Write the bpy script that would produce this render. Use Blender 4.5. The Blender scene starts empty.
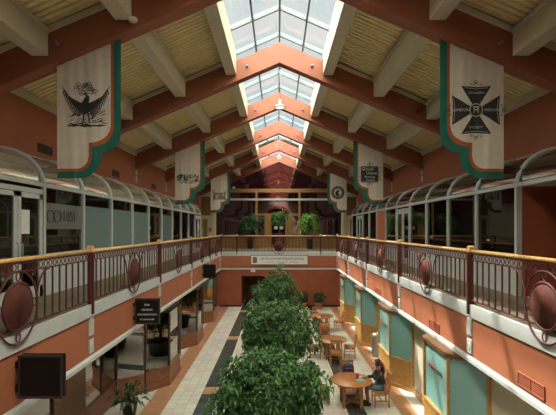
import bpy, math, random
from mathutils import Vector, Matrix
random.seed(7)
S = bpy.context.scene
COL = S.collection
PI = math.pi
EYE = 5.2
UF = 3.7            # upper floor height

# ------------------------------------------------------------------ camera
cam_d = bpy.data.cameras.new('camera'); cam = bpy.data.objects.new('camera', cam_d); COL.objects.link(cam)
cam.location = (-0.05, 0, EYE); cam.rotation_euler = (PI/2, 0, 0)
cam_d.sensor_width = 36; cam_d.lens = 36*410/556; cam_d.shift_y = 0.0387; cam_d.clip_end = 300
S.camera = cam
# ------------------------------------------------------------------ sky
W = bpy.data.worlds.new('sky'); S.world = W; W.use_nodes = True
nt = W.node_tree; nt.nodes.clear()
o_ = nt.nodes.new('ShaderNodeOutputWorld'); bg = nt.nodes.new('ShaderNodeBackground')
tc = nt.nodes.new('ShaderNodeTexCoord'); sx = nt.nodes.new('ShaderNodeSeparateXYZ')
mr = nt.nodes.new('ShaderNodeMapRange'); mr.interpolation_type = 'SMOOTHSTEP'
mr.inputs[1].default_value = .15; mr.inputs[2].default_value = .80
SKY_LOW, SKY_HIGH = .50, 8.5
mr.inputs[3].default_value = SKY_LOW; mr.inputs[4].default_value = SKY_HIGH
nz = nt.nodes.new('ShaderNodeTexNoise'); nz.inputs['Scale'].default_value = 3.2; nz.inputs['Detail'].default_value = 5
cr = nt.nodes.new('ShaderNodeValToRGB')
cr.color_ramp.elements[0].position = .35; cr.color_ramp.elements[0].color = (.66, .83, .92, 1)
cr.color_ramp.elements[1].position = .62; cr.color_ramp.elements[1].color = (.92, .97, .97, 1)
nt.links.new(tc.outputs['Generated'], sx.inputs[0]); 
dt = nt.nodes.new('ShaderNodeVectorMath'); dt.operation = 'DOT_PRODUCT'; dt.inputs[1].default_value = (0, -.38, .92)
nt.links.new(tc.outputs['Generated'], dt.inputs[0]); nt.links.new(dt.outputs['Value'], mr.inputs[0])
nt.links.new(tc.outputs['Generated'], nz.inputs['Vector']); nt.links.new(nz.outputs['Fac'], cr.inputs[0])

wm = nt.nodes.new('ShaderNodeMix'); wm.data_type = 'RGBA'; wm.inputs[7].default_value = (1, .93, .80, 1)
mr2 = nt.nodes.new('ShaderNodeMapRange'); mr2.inputs[1].default_value = .15; mr2.inputs[2].default_value = .7
nt.links.new(dt.outputs['Value'], mr2.inputs[0]); nt.links.new(mr2.outputs[0], wm.inputs[0])
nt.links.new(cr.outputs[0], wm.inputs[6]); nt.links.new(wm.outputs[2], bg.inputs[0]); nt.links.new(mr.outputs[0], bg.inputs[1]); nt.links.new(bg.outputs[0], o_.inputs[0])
# ------------------------------------------------------------------ sun
sd = bpy.data.lights.new('sun', 'SUN'); sun = bpy.data.objects.new('sun', sd); COL.objects.link(sun)
sd.energy = 7.0; sd.angle = math.radians(1.2); sd.color = (1, .93, .82)
sun.rotation_euler = Vector((.47, -.56, -1)).to_track_quat('-Z', 'Y').to_euler()
S.view_settings.view_transform = 'Standard'; S.view_settings.look = 'None'
S.view_settings.gamma = 1; S.view_settings.use_curve_mapping = False
S.view_settings.exposure = .82

# ------------------------------------------------------------------ materials
def nodes(m):
    m.use_nodes = True; t = m.node_tree; b = t.nodes['Principled BSDF']; return t, b
def coords(t, scale=1, kind='pos', vec=None):
    if kind == 'pos':
        s = t.nodes.new('ShaderNodeNewGeometry').outputs['Position']
    else:
        s = t.nodes.new('ShaderNodeTexCoord').outputs['Object']
    mp = t.nodes.new('ShaderNodeMapping'); mp.inputs['Scale'].default_value = vec or (scale,)*3
    t.links.new(s, mp.inputs[0]); return mp.outputs[0]
def mat(name, c, rough=.6, var=.12, scale=3, metal=0, bump=0, bscale=30, spec=.5, kind='obj', vec=None, trans=0):
    m = bpy.data.materials.new(name); t, b = nodes(m)
    b.inputs['Roughness'].default_value = rough; b.inputs['Metallic'].default_value = metal
    b.inputs['Specular IOR Level'].default_value = spec
    n = t.nodes.new('ShaderNodeTexNoise'); n.inputs['Scale'].default_value = scale; n.inputs['Detail'].default_value = 4
    t.links.new(coords(t, 1, kind, vec), n.inputs['Vector'])
    r = t.nodes.new('ShaderNodeValToRGB')
    r.color_ramp.elements[0].position = .3; r.color_ramp.elements[1].position = .7
    r.color_ramp.elements[0].color = tuple(x*(1-var) for x in c)+(1,)
    r.color_ramp.elements[1].color = tuple(min(1, x*(1+var)) for x in c)+(1,)
    t.links.new(n.outputs['Fac'], r.inputs[0]); t.links.new(r.outputs[0], b.inputs['Base Color'])
    if bump:
        n2 = t.nodes.new('ShaderNodeTexNoise'); n2.inputs['Scale'].default_value = bscale
        t.links.new(coords(t, 1, kind), n2.inputs['Vector'])
        bp = t.nodes.new('ShaderNodeBump'); bp.inputs['Strength'].default_value = bump; bp.inputs['Distance'].default_value = .01
        t.links.new(n2.outputs['Fac'], bp.inputs['Height']); t.links.new(bp.outputs[0], b.inputs['Normal'])
    return m
def wood(name, c, rough=.4, vec=(1, 14, 14)):
    m = mat(name, c, rough, .28, 2.2, vec=vec); return m
def tile(name, c, grout, sz, rough=.45, var=.1):
    m = bpy.data.materials.new(name); t, b = nodes(m)
    br = t.nodes.new('ShaderNodeTexBrick'); br.offset = 0; br.inputs['Scale'].default_value = 1
    br.inputs['Brick Width'].default_value = sz; br.inputs['Row Height'].default_value = sz
    br.inputs['Mortar Size'].default_value = .012; br.inputs['Mortar Smooth'].default_value = .3
    br.inputs['Color1'].default_value = tuple(x*(1-var) for x in c)+(1,)
    br.inputs['Color2'].default_value = tuple(min(1, x*(1+var)) for x in c)+(1,)
    br.inputs['Mortar'].default_value = tuple(grout)+(1,)
    t.links.new(coords(t), br.inputs['Vector'])
    n = t.nodes.new('ShaderNodeTexNoise'); n.inputs['Scale'].default_value = 1.3; n.inputs['Detail'].default_value = 6
    t.links.new(coords(t), n.inputs['Vector'])
    mx = t.nodes.new('ShaderNodeMix'); mx.data_type = 'RGBA'; mx.blend_type = 'OVERLAY'; mx.inputs[0].default_value = .3
    t.links.new(br.outputs['Color'], mx.inputs[6]); t.links.new(n.outputs['Color'], mx.inputs[7])
    t.links.new(mx.outputs[2], b.inputs['Base Color']); b.inputs['Roughness'].default_value = rough
    return m
def glass(name, tint, refl, rough=.02, rtint=(1, 1, 1), ior=1.5, overlay=None, overlayfac=0, gmax=1):
    m = bpy.data.materials.new(name); m.use_nodes = True; t = m.node_tree; t.nodes.clear()
    o = t.nodes.new('ShaderNodeOutputMaterial'); tr = t.nodes.new('ShaderNodeBsdfTransparent'); tr.inputs[0].default_value = tuple(tint)+(1,)
    g = t.nodes.new('ShaderNodeBsdfGlossy'); g.inputs['Roughness'].default_value = rough; g.inputs[0].default_value = tuple(rtint)+(1,)
    lw = t.nodes.new('ShaderNodeLayerWeight'); lw.inputs[0].default_value = .5
    pw = t.nodes.new('ShaderNodeMath'); pw.operation = 'POWER'; pw.inputs[1].default_value = 5 if ior <= 1.5 else 3.5
    t.links.new(lw.outputs['Facing'], pw.inputs[0])
    ad = t.nodes.new('ShaderNodeMapRange'); ad.inputs[3].default_value = refl+.04; ad.inputs[4].default_value = gmax
    t.links.new(pw.outputs[0], ad.inputs[0])
    base = tr.outputs[0]
    if overlay:
        d = t.nodes.new('ShaderNodeBsdfDiffuse'); d.inputs[0].default_value = tuple(overlay)+(1,)
        n = t.nodes.new('ShaderNodeTexNoise'); n.inputs['Scale'].default_value = 1.2
        t.links.new(coords(t), n.inputs['Vector'])
        mr = t.nodes.new('ShaderNodeMapRange'); mr.inputs[3].default_value = overlayfac-.06; mr.inputs[4].default_value = min(1, overlayfac+.06)
        t.links.new(n.outputs['Fac'], mr.inputs[0])
        ms = t.nodes.new('ShaderNodeMixShader'); t.links.new(mr.outputs[0], ms.inputs[0])
        t.links.new(base, ms.inputs[1]); t.links.new(d.outputs[0], ms.inputs[2]); base = ms.outputs[0]
    ms = t.nodes.new('ShaderNodeMixShader'); t.links.new(ad.outputs[0], ms.inputs[0])
    t.links.new(base, ms.inputs[1]); t.links.new(g.outputs[0], ms.inputs[2]); t.links.new(ms.outputs[0], o.inputs[0])
    return m
def emit(name, c, s):
    m = bpy.data.materials.new(name); m.use_nodes = True; t = m.node_tree; t.nodes.clear()
    o = t.nodes.new('ShaderNodeOutputMaterial'); e = t.nodes.new('ShaderNodeEmission')
    e.inputs[0].default_value = tuple(c)+(1,); e.inputs[1].default_value = s; t.links.new(e.outputs[0], o.inputs[0]); return m
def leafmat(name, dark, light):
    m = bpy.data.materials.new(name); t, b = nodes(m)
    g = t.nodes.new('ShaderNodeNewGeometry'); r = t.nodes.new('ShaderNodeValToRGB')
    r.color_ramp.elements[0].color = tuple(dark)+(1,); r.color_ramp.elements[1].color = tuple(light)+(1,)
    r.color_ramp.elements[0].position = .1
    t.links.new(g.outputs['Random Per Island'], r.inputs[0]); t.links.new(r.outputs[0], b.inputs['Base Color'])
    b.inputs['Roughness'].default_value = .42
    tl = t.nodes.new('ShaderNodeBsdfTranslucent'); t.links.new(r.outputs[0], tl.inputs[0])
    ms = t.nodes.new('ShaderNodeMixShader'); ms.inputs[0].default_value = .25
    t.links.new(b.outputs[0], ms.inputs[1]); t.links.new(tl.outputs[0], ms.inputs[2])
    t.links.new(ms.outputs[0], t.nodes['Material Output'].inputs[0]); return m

M = {}
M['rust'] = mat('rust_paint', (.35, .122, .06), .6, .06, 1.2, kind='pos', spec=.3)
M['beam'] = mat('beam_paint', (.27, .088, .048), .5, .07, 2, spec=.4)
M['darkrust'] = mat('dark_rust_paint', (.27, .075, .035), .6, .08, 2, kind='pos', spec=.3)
M['cream'] = mat('cream_paint', (.56, .52, .40), .55, .05, 2, spec=.3)
M['deck'] = mat('yellow_deck', (.80, .68, .36), .5, .07, 4, spec=.3)
M['black'] = mat('black_gap', (.015, .012, .01), .8)
M['white'] = mat('white_trim', (.46, .49, .48), .45, .05, 3, spec=.4)
M['greyframe'] = mat('grey_frame', (.42, .45, .43), .4, .05, 4)
M['mullion'] = mat('skylight_mullion', (.12, .17, .18), .45, .05, 4)
M['oak'] = wood('oak', (.38, .20, .055), .4); M['lobbyoak'] = wood('lobby_oak', (.22, .115, .03), .45)
M['oakdark'] = wood('oak_header', (.12, .06, .022), .4)
M['oakbase'] = wood('oak_base', (.40, .215, .06), .4, (1, 3, 14))
M['brownbase'] = wood('brown_base', (.22, .085, .04), .4, (1, 3, 14))
M['table'] = wood('table_wood', (.38, .16, .05), .35, (3, 18, 3))
M['chair'] = wood('chair_wood', (.38, .165, .055), .4, (6, 6, 3))
M['rail'] = mat('railing_paint', (.085, .026, .023), .5, spec=.2, var=.1, scale=6)
M['disc'] = mat('disc_paint', (.11, .036, .027), .6, .1, 8, spec=.15, bump=.6, bscale=220)
M['hand'] = wood('handrail_oak', (.62, .38, .13), .3, (8, 1, 8))
M['carpet'] = mat('carpet', (.13, .11, .07), .95, .15, 20, bump=.5, bscale=200, kind='pos')
M['tile'] = tile('light_tile', (.52, .495, .43), (.36, .34, .29), .305)
M['terra'] = tile('terracotta_tile', (.35, .175, .09), (.26, .15, .10), .305)
M['green'] = tile('green_tile', (.045, .065, .06), (.03, .045, .04), .305, .25, .2)
M['sign'] = mat('sign_black', (.012, .009, .008), .6, .1, spec=.15)
M['signframe'] = mat('sign_frame', (.045, .028, .028), .5, .1, spec=.2)
M['letter'] = mat('letter_white', (.75, .75, .72), .5, .02)
M['board'] = mat('board_white', (.62, .62, .58), .5, .03)
M['lettergrey'] = mat('letter_grey', (.07, .065, .07), .6, .02)
M['bronze'] = mat('bronze_frame', (.085, .05, .028), .35, .1, 4)
M['bronzelight'] = wood('bronze_post', (.20, .11, .045), .4)
M['skyglass'] = glass('skylight_glass', (.96, .975, .965), .0, gmax=.25)
M['curve_l'] = glass('curved_glass', (.55, .52, .45), .22, .05, (1, .97, .88), overlay=(.42, .39, .30), overlayfac=.55)  # tan diffuse mix paints in the reflection of the bright ceiling
M['curve_r'] = glass('curved_glass_dark', (.30, .26, .22), .14, .04, (.9, .85, .8), overlay=(.05, .04, .035), overlayfac=.4)
M['shop'] = glass('shop_glass', (.55, .58, .56), .05, .01)
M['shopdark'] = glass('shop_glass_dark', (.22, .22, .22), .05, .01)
M['frost'] = glass('frost_film', (.5, .6, .58), .03, .06, overlay=(.17, .25, .235), overlayfac=.85)
M['greyfilm'] = glass('grey_film', (.6, .6, .6), .03, .06, overlay=(.20, .21, .20), overlayfac=.8)
M['teal'] = glass('teal_film', (.4, .6, .58), .04, .12, (.9, 1, 1), overlay=(.20, .40, .37), overlayfac=.93)
M['lobby'] = glass('lobby_glass', (.25, .18, .22), .16, .012, (.95, .62, .70), 1.5)
M['bronzeglass'] = glass('bronze_glass', (.28, .25, .21), .24, .012, (1, .97, .93), 1.6)
M['cloth'] = mat('banner_cloth', (.58, .53, .45), .9, .05, 5, bump=.2, bscale=60)
M['orange'] = mat('banner_orange', (.34, .085, .022), .9, .05, 5)
M['bgreen'] = mat('banner_green', (.008, .115, .088), .85, .1, 5)
M['ink'] = mat('ink', (.025, .025, .028), .9, .1)
M['metal'] = mat('brushed_metal', (.26, .27, .27), .35, .05, 8, metal=.8)
M['steel'] = mat('steel_paint', (.42, .44, .43), .4, .05)
M['lens'] = emit('lamp_lens', (1, .97, .9), .8)
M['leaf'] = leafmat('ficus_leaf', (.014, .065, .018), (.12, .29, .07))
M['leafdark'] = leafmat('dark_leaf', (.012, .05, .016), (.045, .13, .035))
M['leafsunlit'] = leafmat('sunlit_leaf', (.06, .20, .025), (.22, .48, .07))  # sunlight on one upstairs tree is put into this leaf colour
M['bark'] = mat('bark', (.13, .085, .05), .9, .3, 12, bump=.6)
M['soil'] = mat('soil', (.03, .02, .014), .95, .3, 20)
M['pot'] = mat('dark_pot', (.035, .028, .026), .5, .1)
M['terrapot'] = mat('terracotta_pot', (.40, .15, .08), .7, .1)
M['skin'] = mat('skin', (.36, .19, .12), .55, .06, 8)
M['jacket'] = mat('black_jacket', (.022, .022, .026), .75, .2, 20)
M['hair'] = mat('hair', (.02, .013, .012), .5, .3, 30)
M['denim'] = mat('denim', (.09, .15, .21), .8, .15, 30)
M['red'] = mat('red', (.42, .02, .03), .5, .1)
M['bagblue'] = mat('navy_fabric', (.03, .04, .09), .8, .15, 20)
M['bagred'] = mat('bag_stripe', (.35, .10, .14), .8, .1)
M['paper'] = mat('paper', (.62, .62, .5), .8, .05)
M['tealplastic'] = mat('teal_plastic', (.12, .38, .36), .5, .05)
M['louver'] = mat('louver', (.06, .03, .022), .6, .1)
M['ventrust'] = mat('vent_rust', (.30, .085, .045), .6, .1)
M['bin'] = mat('bin_grey', (.38, .39, .38), .4, .05, metal=.5)
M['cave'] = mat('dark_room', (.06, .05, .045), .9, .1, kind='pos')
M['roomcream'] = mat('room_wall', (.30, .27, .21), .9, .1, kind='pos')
M['exitred'] = mat('exit_red', (.6, .03, .02), .5, .05)
M['plaque'] = M['white']

# ------------------------------------------------------------------ mesh building
class MB:
    def __init__(s): s.v = []; s.f = []; s.m = []; s.sm = []
    def add(s, vs, fs, mi=0, smooth=False):
        b = len(s.v); s.v += [tuple(p) for p in vs]
        for f in fs: s.f.append([b+i for i in f]); s.m.append(mi); s.sm.append(smooth)
        return s
    def hexa(s, p, mi=0):   # p: 8 points, bottom 4 ccw then top 4
        return s.add(p, [(3, 2, 1, 0), (4, 5, 6, 7), (0, 1, 5, 4), (1, 2, 6, 5), (2, 3, 7, 6), (3, 0, 4, 7)], mi)
    def box(s, x0, x1, y0, y1, z0, z1, mi=0):
        x0, x1 = min(x0, x1), max(x0, x1); y0, y1 = min(y0, y1), max(y0, y1); z0, z1 = min(z0, z1), max(z0, z1)
        return s.hexa([(x0, y0, z0), (x1, y0, z0), (x1, y1, z0), (x0, y1, z0), (x0, y0, z1), (x1, y0, z1), (x1, y1, z1), (x0, y1, z1)], mi)
    def bar(s, a, b, w, h, mi=0, up=(0, 0, 1)):
        a = Vector(a); b = Vector(b); d = (b-a).normalized(); u = Vector(up)
        r = d.cross(u).normalized()*w/2; u2 = r.cross(d).normalized()*h/2
        return s.hexa([a-r-u2, a+r-u2, b+r-u2, b-r-u2, a-r+u2, a+r+u2, b+r+u2, b-r+u2], mi)
    def prism(s, poly, z0, z1, mi=0, axis='z'):
        n = len(poly)
        f3 = {'z': lambda p, z: (p[0], p[1], z), 'y': lambda p, z: (p[0], z, p[1]), 'x': lambda p, z: (z, p[0], p[1])}[axis]
        s.add([f3(p, z0) for p in poly]+[f3(p, z1) for p in poly],
              [tuple(reversed(range(n))), tuple(range(n, 2*n))]+[(i, (i+1) % n, n+(i+1) % n, n+i) for i in range(n)], mi)
        return s
    def tube(s, pts, r, n=8, closed=False, mi=0, up=None):
        pts = [Vector(p) for p in pts]; N = len(pts); rs = r if isinstance(r, (list, tuple)) else [r]*N
        vs = []
        for i, p in enumerate(pts):
            a = pts[(i-1) % N] if closed or i > 0 else p; b = pts[(i+1) % N] if closed or i < N-1 else p
            d = (b-a).normalized(); ref = Vector(up) if up else (Vector((0, 0, 1)) if abs(d.z) < .9 else Vector((1, 0, 0)))
            x = d.cross(ref).normalized(); y = x.cross(d).normalized()
            for k in range(n):
                t = 2*PI*k/n; vs.append(p+x*math.cos(t)*rs[i]+y*math.sin(t)*rs[i])
        fs = []
        for i in range(N if closed else N-1):
            j = (i+1) % N
            for k in range(n): fs.append((i*n+k, i*n+(k+1) % n, j*n+(k+1) % n, j*n+k))
        if not closed: fs += [tuple(reversed(range(n))), tuple(range((N-1)*n, N*n))]
        return s.add(vs, fs, mi, True)
    def lathe(s, prof, n=20, c=(0, 0, 0), mi=0, axis='z', smooth=True):
        vs = []
        for r, z in prof:
            for k in range(n):
                t = 2*PI*k/n; a, b = r*math.cos(t), r*math.sin(t)
                p = {'z': (a, b, z), 'y': (a, z, b), 'x': (z, a, b)}[axis]
                vs.append((p[0]+c[0], p[1]+c[1], p[2]+c[2]))
        fs = [(i*n+k, i*n+(k+1) % n, (i+1)*n+(k+1) % n, (i+1)*n+k) for i in range(len(prof)-1) for k in range(n)]
        fs += [tuple(reversed(range(n))), tuple(range((len(prof)-1)*n, len(prof)*n))]
        return s.add(vs, fs, mi, smooth)
    def build(s, name, mats, parent=None, kind=None, label=None, cat=None, group=None, loc=None):
        me = bpy.data.meshes.new(name); me.from_pydata(s.v, [], s.f)
        if not isinstance(mats, (list, tuple)): mats = [mats]
        for m in mats: me.materials.append(m)
        me.polygons.foreach_set('material_index', s.m); me.polygons.foreach_set('use_smooth', s.sm)
        me.validate(); me.update()
        o = bpy.data.objects.new(name, me); COL.objects.link(o)
        if parent: o.parent = parent
        if kind: o['kind'] = kind
        if label: o['label'] = label
        if cat: o['category'] = cat
        if group: o['group'] = group
        if loc: o.location = loc
        return o
def empty(name, loc=(0, 0, 0), rz=0, label=None, cat=None, group=None, kind=None):
    o = bpy.data.objects.new(name, None); COL.objects.link(o); o.location = loc; o.rotation_euler = (0, 0, rz)
    if label: o['label'] = label
    if cat: o['category'] = cat
    if group: o['group'] = group
    if kind: o['kind'] = kind
    return o
def copy_tree(o, parent=None):
    c = o.copy(); COL.objects.link(c); c.parent = parent
    for ch in [x for x in bpy.data.objects if x.parent == o]: copy_tree(ch, c)
    return c
def struct(name, mb, m): return mb.build(name, m, kind='structure')
NW = [0]; ND = [0]; NT = [0]
def wname(): NW[0] += 1; return 'window_%d' % NW[0]
def dname(): ND[0] += 1; return 'door_%d' % ND[0]
def tname(): NT[0] += 1; return 'trim_%d' % NT[0]
def text_mb(txt, size, align='CENTER', xs=1.0, mi=0, depth=.002, font_off=0.0):
    """text as a mesh in the local XZ plane, facing -Y"""
    cu = bpy.data.curves.new('t', 'FONT'); cu.body = txt; cu.size = size; cu.align_x = align; cu.align_y = 'CENTER'; cu.resolution_u = 2
    cu.extrude = depth/2; cu.offset = font_off
    ob = bpy.data.objects.new('t', cu); COL.objects.link(ob)
    dg = bpy.context.evaluated_depsgraph_get(); me = bpy.data.meshes.new_from_object(ob.evaluated_get(dg))
    mb = MB(); mb.add([(v.co.x*xs, -v.co.z, v.co.y) for v in me.vertices], [tuple(p.vertices) for p in me.polygons], mi)
    bpy.data.objects.remove(ob); bpy.data.curves.remove(cu); bpy.data.meshes.remove(me)
    return mb

# ================================================================== STRUCTURE
FR = [8.56+4.9*k for k in range(-2, 6)]        # roof frame positions
YN, YF = -6.0, 33.1                            # near and far end
YR = 27.45                                     # far railing / ground end wall
def B(x): return EYE+5.4-.43*abs(x)            # underside of the roof beams

# ---- ground floor with its pattern
xs = [-7, -3.94, -3.35, -2.45, -1.93, 1.93, 2.45, 3.4, 3.88, 7]
ys = [YN, -1, 2.2, 6.6, 7.2, 12.9, 13.5, 19.3, 19.9, 25.6, 26.2, YR, 31]
mb = MB()
for i in range(len(xs)-1):
    for j in range(len(ys)-1):
        xc = (xs[i]+xs[i+1])/2; yc = (ys[j]+ys[j+1])/2; w = ys[j+1]-ys[j]
        mi = 0
        if 3.35 < abs(xc) < 3.9: mi = 1
        elif 1.9 < abs(xc) < 2.5: mi = 1 if w < .7 else 2
        x0, x1, y0, y1 = xs[i], xs[i+1], ys[j], ys[j+1]
        mb.add([(x0, y0, 0), (x1, y0, 0), (x1, y1, 0), (x0, y1, 0)], [(0, 1, 2, 3)], mi)
mb.box(-7, 7, YN, 31, -.2, -.002, 0)
struct('floor', mb, [M['tile'], M['terra'], M['green']])

# ---- upper floor slabs, left / right / far / near
for s in (-1, 1):
    mb = MB(); mb.box(s*3.96, s*8.5, YN, YF, 2.5, UF-.01)
    mb.box(s*3.95, s*8.5, YN, YF, UF-.01, UF, 1)
    struct('floor', mb, [M['cream'], M['carpet']])
    mb = MB(); mb.box(s*3.9, s*3.96, 1.0 if s else 0, YR, 2.56, 3.42)
    struct('wall_left_fascia' if s < 0 else 'wall_right_fascia', mb, M['rust'])
    mb = MB(); mb.box(s*3.87, s*3.965, 1.0, YR, 3.40, 3.66)
    struct(tname(), mb, M['white'])
    mb = MB()
    mb.prism([(s*3.84, 2.49), (s*3.965, 2.49), (s*3.965, 2.60), (s*3.87, 2.60), (s*3.84, 2.56)], 1.0, YR, axis='y')
    struct(tname(), mb, M['white'])
mb = MB(); mb.box(-3.95, 3.95, YR+.06, YF, 2.75, UF-.01); mb.box(-3.95, 3.95, YR+.06, YF, UF-.01, UF, 1); struct('floor', mb, [M['cream'], M['carpet']])
mb = MB(); mb.box(-3.95, 3.95, YN, .94, 2.75, UF-.01); mb.box(-3.95, 3.95, YN, .94, UF-.01, UF, 1); struct('floor', mb, [M['cream'], M['carpet']])
mb = MB(); mb.box(-3.9, 3.9, YR, YR+.06, 2.7, 3.42); struct('wall_far_fascia', mb, M['rust'])
mb = MB(); mb.box(-3.87, 3.87, YR-.03, YR+.06, 3.40, 3.66); struct(tname(), mb, M['white'])
mb = MB(); mb.box(-3.9, 3.9, .94, 1.0, 2.5, 3.66); struct('wall_near_fascia', mb, M['rust'])
# cornice of the far wall, gently bowed down in the middle as a moulding
mb = MB(); mb.box(-3.84, 3.84, YR-.05, YR+.0, 2.49, 2.60); struct(tname(), mb, M['white'])
# far ground wall with door recess
mb = MB()
dx0, dx1, dh = -2.5, -.95, 2.05
mb.box(-3.95, dx0, YR, YR+.06, 0, 2.5); mb.box(dx1, 4.6, YR, YR+.06, 0, 2.5); mb.box(dx0, dx1, YR, YR+.06, dh, 2.5)
mb.box(-3.9, 3.9, YR, YR+.06, 2.5, 2.7)
mb.box(-7, -3.95, YR, YR+.06, 0, 2.5); mb.box(4.6, 7, YR, YR+.06, 0, 2.5)
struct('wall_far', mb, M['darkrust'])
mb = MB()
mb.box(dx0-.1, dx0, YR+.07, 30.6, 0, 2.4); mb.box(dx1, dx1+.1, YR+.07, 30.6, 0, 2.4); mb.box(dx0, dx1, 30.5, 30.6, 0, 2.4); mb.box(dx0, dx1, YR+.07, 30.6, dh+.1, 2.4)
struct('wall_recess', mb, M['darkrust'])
r = empty(dname(), kind='structure')
mb = MB(); mb.box(-2.15, -1.3, 30.42, 30.48, .03, 2.0); mb.build('door_leaf', M['darkrust'], r)
mb = MB(); mb.box(-1.42, -1.36, 30.36, 30.42, .95, 1.07); mb.build('door_handle', M['metal'], r)
mb = MB(); mb.box(-3.9, dx0, YR-.02, YR, 0, .12); mb.box(dx1, 4.1, YR-.02, YR, 0, .12); struct('baseboard_far', mb, M['black'])

# ---- outer shell
for s in (-1, 1):
    nm = 'left' if s < 0 else 'right'
    mb = MB(); mb.box(s*6.42, s*6.6, YN, YF, 7.03, B(6.42)+.86); struct('wall_'+nm, mb, M['rust'])
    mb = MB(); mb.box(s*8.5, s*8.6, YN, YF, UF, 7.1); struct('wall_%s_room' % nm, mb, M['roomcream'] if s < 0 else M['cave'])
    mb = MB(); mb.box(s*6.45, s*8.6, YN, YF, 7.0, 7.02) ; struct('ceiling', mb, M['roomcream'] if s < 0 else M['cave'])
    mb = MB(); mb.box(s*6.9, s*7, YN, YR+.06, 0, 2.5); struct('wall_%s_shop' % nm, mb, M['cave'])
    mb = MB(); mb.box(s*6.34, s*6.42, YN, YF, 6.99, 7.08); struct(tname(), mb, M['white'])         # capping of the curved glass
    mb = MB(); mb.box(s*6.33, s*6.42, YN, YF, B(6.42)+.62, B(6.42)+.84); struct(tname(), mb, M['cream'])   # cornice under the deck
# near end wall with an arched portal (seen mirrored in the lobby glass)
mb = MB()
R1, R2, zc = 1.9, 2.35, 6.9
arc = [(R1*math.cos(t), zc+R1*math.sin(t)) for t in [PI*i/16 for i in range(17)]]
mb.box(-8.5, -R1, YN-.2, YN, 0, 9.2); mb.box(R1, 8.5, YN-.2, YN, 0, 9.2); mb.box(-R1, R1, YN-.2, YN, 0, UF)
mb.prism([(-8.5, 9.2), (-R1, 9.2), (-R1, zc)]+list(reversed(arc))[1:-1]+[(R1, zc), (R1, 9.2), (8.5, 9.2), (8.5, 9.3), (0, 12.2), (-8.5, 9.3)], YN-.2, YN, axis='y')
struct('wall_near', mb, M['cream'])
mb = MB(); mb.box(-2.2, 2.2, YN-1.2, YN-1.1, UF, 9.2); mb.box(-2.2, -2.1, YN-1.2, YN-.2, UF, 9.2); mb.box(2.1, 2.2, YN-1.2, YN-.2, UF, 9.2)
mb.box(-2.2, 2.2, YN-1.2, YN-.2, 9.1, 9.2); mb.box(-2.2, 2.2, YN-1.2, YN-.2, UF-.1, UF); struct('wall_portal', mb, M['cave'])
mb = MB()
arc2 = [((R2+.09*math.cos(11*t))*math.cos(t), zc+(R2+.09*math.cos(11*t))*math.sin(t)) for t in [PI*i/66 for i in range(67)]]
mb.prism(arc2+[(-R2, UF), (-R1, UF)]+list(reversed(arc))+[(R1, UF), (R2, UF)], YN+.0, YN+.12, axis='y')
struct(tname(), mb, M['rust'])

# ---- roof deck: corrugated sheet
for s in (-1, 1):
    mb = MB(); vs = []; y = YN
    P = .165; prof = [(0, 0), (.105, 0), (.112, .07), (.158, .07)]
    while y < YF:
        for dy, dz in prof: vs.append((y+dy, dz))
        y += P
    n = len(vs); pts = []
    for yy, dz in vs: pts.append((s*1.62, yy, B(1.62)+.86+dz))
    for yy, dz in vs: pts.append((s*6.62, yy, B(6.62)+.86+dz))
    mb.add(pts, [(i, i+1, n+i+1, n+i) for i in range(n-1)], 0)
    mb.hexa([(s*1.62, YN, B(1.62)+.93), (s*6.8, YN, B(6.8)+.93), (s*6.8, YF+.2, B(6.8)+.93), (s*1.62, YF+.2, B(1.62)+.93),
             (s*1.62, YN, B(1.62)+1.1), (s*6.8, YN, B(6.8)+1.1), (s*6.8, YF+.2, B(6.8)+1.1), (s*1.62, YF+.2, B(1.62)+1.1)], 1)
    struct('ceiling', mb, [M['deck'], M['cream']])
# ---- purlins
for s in (-1, 1):
    for px in (1.57, 3.22, 4.93):
        mb = MB()
        for k in range(len(FR)+1):
            y0 = FR[k-1]+.15 if k > 0 else YN+.01; y1 = FR[k]-.15 if k < len(FR) else YF
            if k == len(FR): continue
            z0 = B(px)+.27; x0, x1 = px-.165, px+.165
            top = B(x0)+.9 if px < 2 else B(x1)+.85
            mb.box(s*x0, s*x1, y0, y1, z0, z0+.5 if px > 2 else top)
            mb.box(s*(x0-.03), s*(x1+.03), y0, y1, z0+.46, z0+.56) if px > 2 else None
        struct(tname(), mb, M['cream'])
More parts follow.
